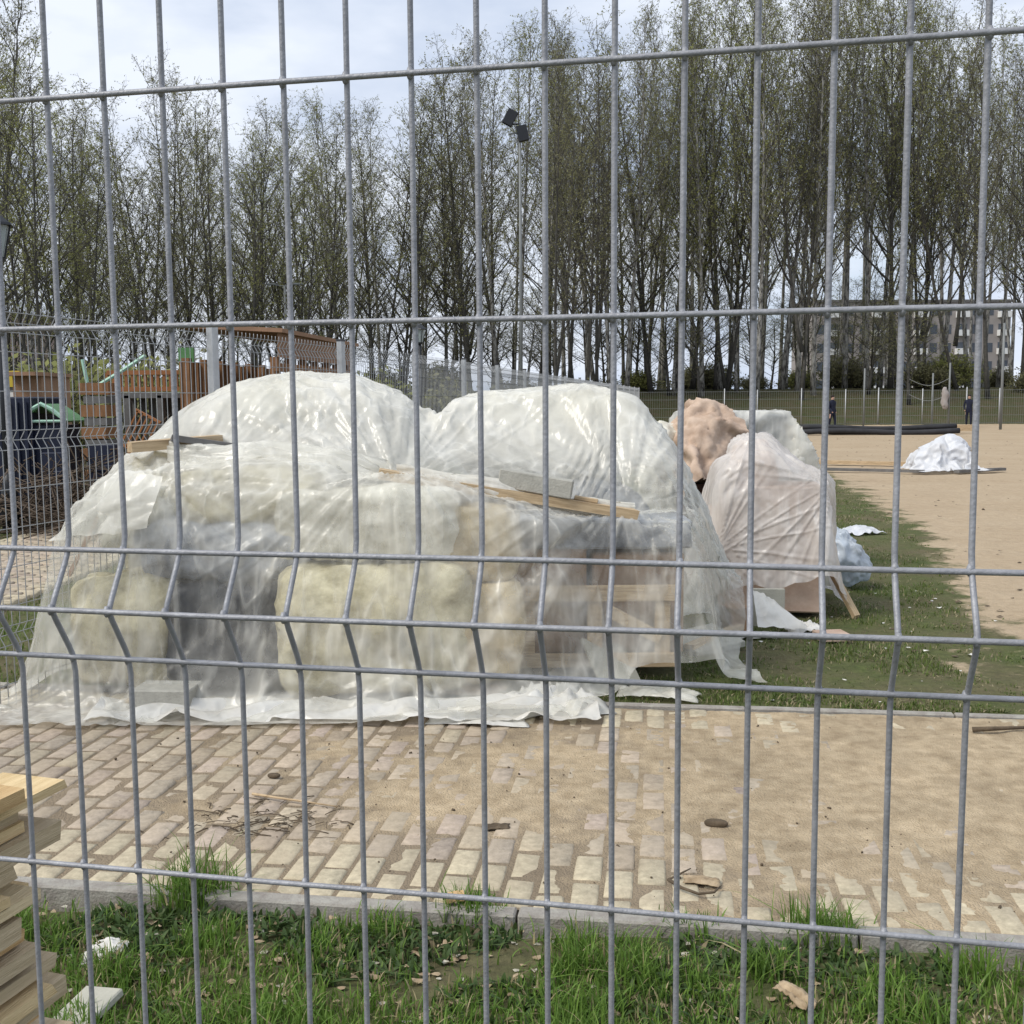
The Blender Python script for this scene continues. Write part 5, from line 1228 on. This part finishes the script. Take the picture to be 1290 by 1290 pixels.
# ================================================================ grass
def blades(name, pts, hmin, hmax, wid, seed, colors, lean=.5):
    rg = np.random.default_rng(seed); n = len(pts); h = rg.uniform(hmin, hmax, n)*pts[:, 3]
    q = rg.uniform(0, 2*PI, n); ln = np.abs(rg.normal(0, lean, n)); dx, dy = np.cos(q)*ln, np.sin(q)*ln
    sxx, syy = -np.sin(q+rg.normal(0, .5, n)), np.cos(q+rg.normal(0, .5, n)); w = wid*rg.uniform(.6, 1.3, n)
    V = np.zeros((n, 7, 3)); base = pts[:, :3]
    for k, (t, ww) in enumerate(((0, 1.0), (.4, .85), (.75, .5))):
        off = np.stack([dx*h*t**1.7, dy*h*t**1.7, h*t*(1-.25*ln.clip(0, 1.5)*t)], 1); s_ = np.stack([sxx*w*ww*.5, syy*w*ww*.5, 0*w], 1)
        V[:, 2*k] = base+off-s_; V[:, 2*k+1] = base+off+s_
    V[:, 6] = base+np.stack([dx*h, dy*h, h*(1-.3*ln.clip(0, 1.5))], 1)
    b = (np.arange(n)*7)[:, None]
    Fq = np.concatenate([b+np.array([[0, 1, 3, 2]]), b+np.array([[2, 3, 5, 4]]), b+np.array([[4, 5, 6, 6]])])
    tris = b+np.array([[4, 5, 6]])
    me_v = V.reshape(-1, 3)
    quads = Fq[:2*n]
    me = bpy.data.meshes.new(name); nv = len(me_v); me.vertices.add(nv); me.vertices.foreach_set('co', me_v.astype(np.float32).ravel())
    li = np.concatenate([quads.ravel(), tris.ravel()]).astype(np.int32); me.loops.add(len(li)); me.loops.foreach_set('vertex_index', li)
    st = np.concatenate([np.arange(2*n)*4, 8*n+np.arange(n)*3]).astype(np.int32); me.polygons.add(3*n); me.polygons.foreach_set('loop_start', st)
    me.update(calc_edges=True)
    o = link(name, me, M['grass'], None, False)
    ca, cb_, cdry = [np.array(c) for c in colors]
    f = rg.uniform(0, 1, (n, 1)); c = ca*(1-f)+cb_*f; dry = pts[:, 4] > rg.uniform(0, 1, n); c = np.where(dry[:, None], cdry*rg.uniform(.6, 1.2, (n, 1)), c)
    set_tint(o, np.repeat(c, 7, 0)); return tag(o, kind='stuff')
M['grass'] = color_mat('grass_blade', .55, .0, 50, .15, 8, .25)
_nt = M['grass'].node_tree; _b = _nt.nodes['Principled BSDF']
_t = _nt.nodes.new('ShaderNodeBsdfTranslucent'); _x = _nt.nodes.new('ShaderNodeMixShader'); _x.inputs[0].default_value = .3
_nt.links.new(_b.inputs['Base Color'].links[0].from_socket, _t.inputs[0]); _nt.links.new(_b.outputs[0], _x.inputs[1]); _nt.links.new(_t.outputs[0], _x.inputs[2]); _nt.links.new(_x.outputs[0], _nt.nodes['Material Output'].inputs[0])
GCOL = ((.080, .160, .024), (.165, .265, .048), (.38, .32, .18))
rg = np.random.default_rng(77)
# near strip: clumpy, uneven
TUFTS = [(230, 1150, 1.5), (258, 1140, 1.7), (600, 1165, .9), (585, 1160, .8), (1020, 1190, 1.15), (1045, 1195, 1.1), (870, 1185, .7), (490, 1185, .7), (1225, 1245, 1.0), (720, 1235, 1.0), (960, 1240, .95), (150, 1240, .8)]
P = []
for k in range(60000):
    u, v = rg.uniform(-1.75, 1.9), -rg.uniform(.0, 1.35); p = kp(u, v)
    d1 = noise.noise(Vector((u*2.1, v*2.1, 3)))+.6*noise.noise(Vector((u*6.3, v*6.3, 8)))
    bare = sst(-.12, .36, d1+.55*sst(-.05, -.5, v) if v < -.05 else d1-.35)
    if rg.uniform() > float(bare)*.92+.06: continue
    P.append((p.x, p.y, -.026, .55+.75*float(sst(-.1, .6, d1)), .08 if d1 > .1 else .22))
for px, py, s in TUFTS:
    g = G(px, py, -.05)
    for k in range(170):
        P.append((g.x+rg.normal(0, .045), g.y+rg.normal(0, .035), -.026, 1.35*s, .05))
blades('grass', np.array(P), .025, .095, .0052, 1, GCOL, .65)
# low broadleaf weeds near the kerb
P = []
for k in range(7000):
    u, v = rg.uniform(-1.7, 1.8), -abs(rg.normal(.0, .35))-.01; p = kp(u, v)
    if noise.noise(Vector((u*3.3, v*3.3, 21))) < -.02: continue
    P.append((p.x, p.y, -.026, 1.0, .05))
blades('weeds', np.array(P), .018, .045, .016, 2, ((.045, .085, .025), (.085, .125, .040), (.2, .16, .09)), 1.0)
# mown turf beside the heaps
P = []
for k in range(110000):
    x = rg.uniform(.3, 7.0); y = rg.uniform(5.32, 20)**1.0
    y = 5.3+15*(rg.uniform()**1.9)
    v = (x-KO.x)*KV.x+(y-KO.y)*KV.y
    if v < 2.36 or x > .75*y: continue
    s = float(sandness(x, y)); d1 = noise.noise(Vector((x*1.3, y*1.3, 3)))+.6*noise.noise(Vector((x*4.3, y*4.3, 5)))
    if s+d1*.45 > .40: continue
    if d1 < -.10 and rg.uniform() < .80: continue
    P.append((x, y, -.05, .6+.5*max(-.4, d1), .22+.35*max(0, -d1)))
blades('grass', np.array(P), .025, .065, .008, 3, ((.075, .115, .026), (.135, .175, .045), (.36, .31, .19)), .8)
# grass on the left, before and behind the side fence
P = []
for k in range(42000):
    y = 4.9+14*(rg.uniform()**1.5); x = -1.6-rg.uniform()*9.0
    if x < -.56*y-.6: continue
    v = (x-KO.x)*KV.x+(y-KO.y)*KV.y
    if v < 2.36: continue
    if -6.0 < x < -3.9 and y > 5.5: continue
    P.append((x, y, -.05, 1.0, .08))
blades('grass', np.array(P), .03, .08, .0075, 4, ((.085, .14, .026), (.16, .215, .05), (.30, .26, .14)), .7)
# ================================================================ camera, light, sky
cam = bpy.data.cameras.new('camera'); co_ = bpy.data.objects.new('camera', cam); col.objects.link(co_); sc.camera = co_
cam.sensor_width = 36; cam.lens = F/1290*36; cam.clip_end = 1500; cam.clip_start = .03
Zb = -FW
co_.matrix_world = Matrix(((RV.x, UV.x, Zb.x, 0), (RV.y, UV.y, Zb.y, 0), (RV.z, UV.z, Zb.z, EYE), (0, 0, 0, 1)))
SUN_EL, SUN_AZ = R(48), R(-118)          # azimuth clockwise from +Y (ahead)
sl = bpy.data.lights.new('sun', 'SUN'); sl.energy = 2.2; sl.angle = R(24); sl.color = (1, .95, .86)
so_ = bpy.data.objects.new('sun', sl); col.objects.link(so_)
sdir = Vector((math.sin(SUN_AZ)*math.cos(SUN_EL), math.cos(SUN_AZ)*math.cos(SUN_EL), math.sin(SUN_EL)))
so_.rotation_euler = sdir.to_track_quat('Z', 'Y').to_euler(); so_.location = sdir*50
w = bpy.data.worlds.new('World'); sc.world = w; w.use_nodes = True
nt = w.node_tree; N = nt.nodes; L = nt.links; bg = N['Background']; bg.inputs[1].default_value = .10
sky = N.new('ShaderNodeTexSky'); sky.sky_type = 'NISHITA'; sky.sun_disc = False; sky.sun_elevation = SUN_EL; sky.sun_rotation = SUN_AZ
tc = N.new('ShaderNodeTexCoord'); mp = N.new('ShaderNodeMapping'); mp.inputs['Scale'].default_value = (1, 1, 2.6); mp.inputs['Location'].default_value = (.3, .1, .35); L.new(tc.outputs['Generated'], mp.inputs[0])
n1 = N.new('ShaderNodeTexNoise'); n1.inputs['Scale'].default_value = 2.3; n1.inputs['Detail'].default_value = 7; n1.inputs['Roughness'].default_value = .52; L.new(mp.outputs[0], n1.inputs[0])
n2 = N.new('ShaderNodeTexNoise'); n2.inputs['Scale'].default_value = 4.2; n2.inputs['Detail'].default_value = 6; n2.inputs['Roughness'].default_value = .5; L.new(mp.outputs[0], n2.inputs[0])
cr = N.new('ShaderNodeValToRGB'); L.new(n2.outputs['Fac'], cr.inputs[0]); e = cr.color_ramp.elements
e[0].position = .34; e[0].color = (4.1, 4.8, 6.1, 1); e[1].position = .60; e[1].color = (6.5, 6.95, 7.75, 1)
mk = N.new('ShaderNodeValToRGB'); L.new(n1.outputs['Fac'], mk.inputs[0]); e = mk.color_ramp.elements; e[0].position = .26; e[1].position = .44; e[0].color = (.45, .45, .45, 1)
mx = N.new('ShaderNodeMix'); mx.data_type = 'RGBA'; L.new(mk.outputs[0], mx.inputs[0]); L.new(sky.outputs[0], mx.inputs[6]); L.new(cr.outputs[0], mx.inputs[7]); L.new(mx.outputs[2], bg.inputs[0])
sc.view_settings.view_transform = 'Standard'; sc.view_settings.look = 'None'; sc.view_settings.exposure = .47; sc.view_settings.gamma = 1
sc.cycles.transparent_max_bounces = 24; sc.cycles.max_bounces = 8
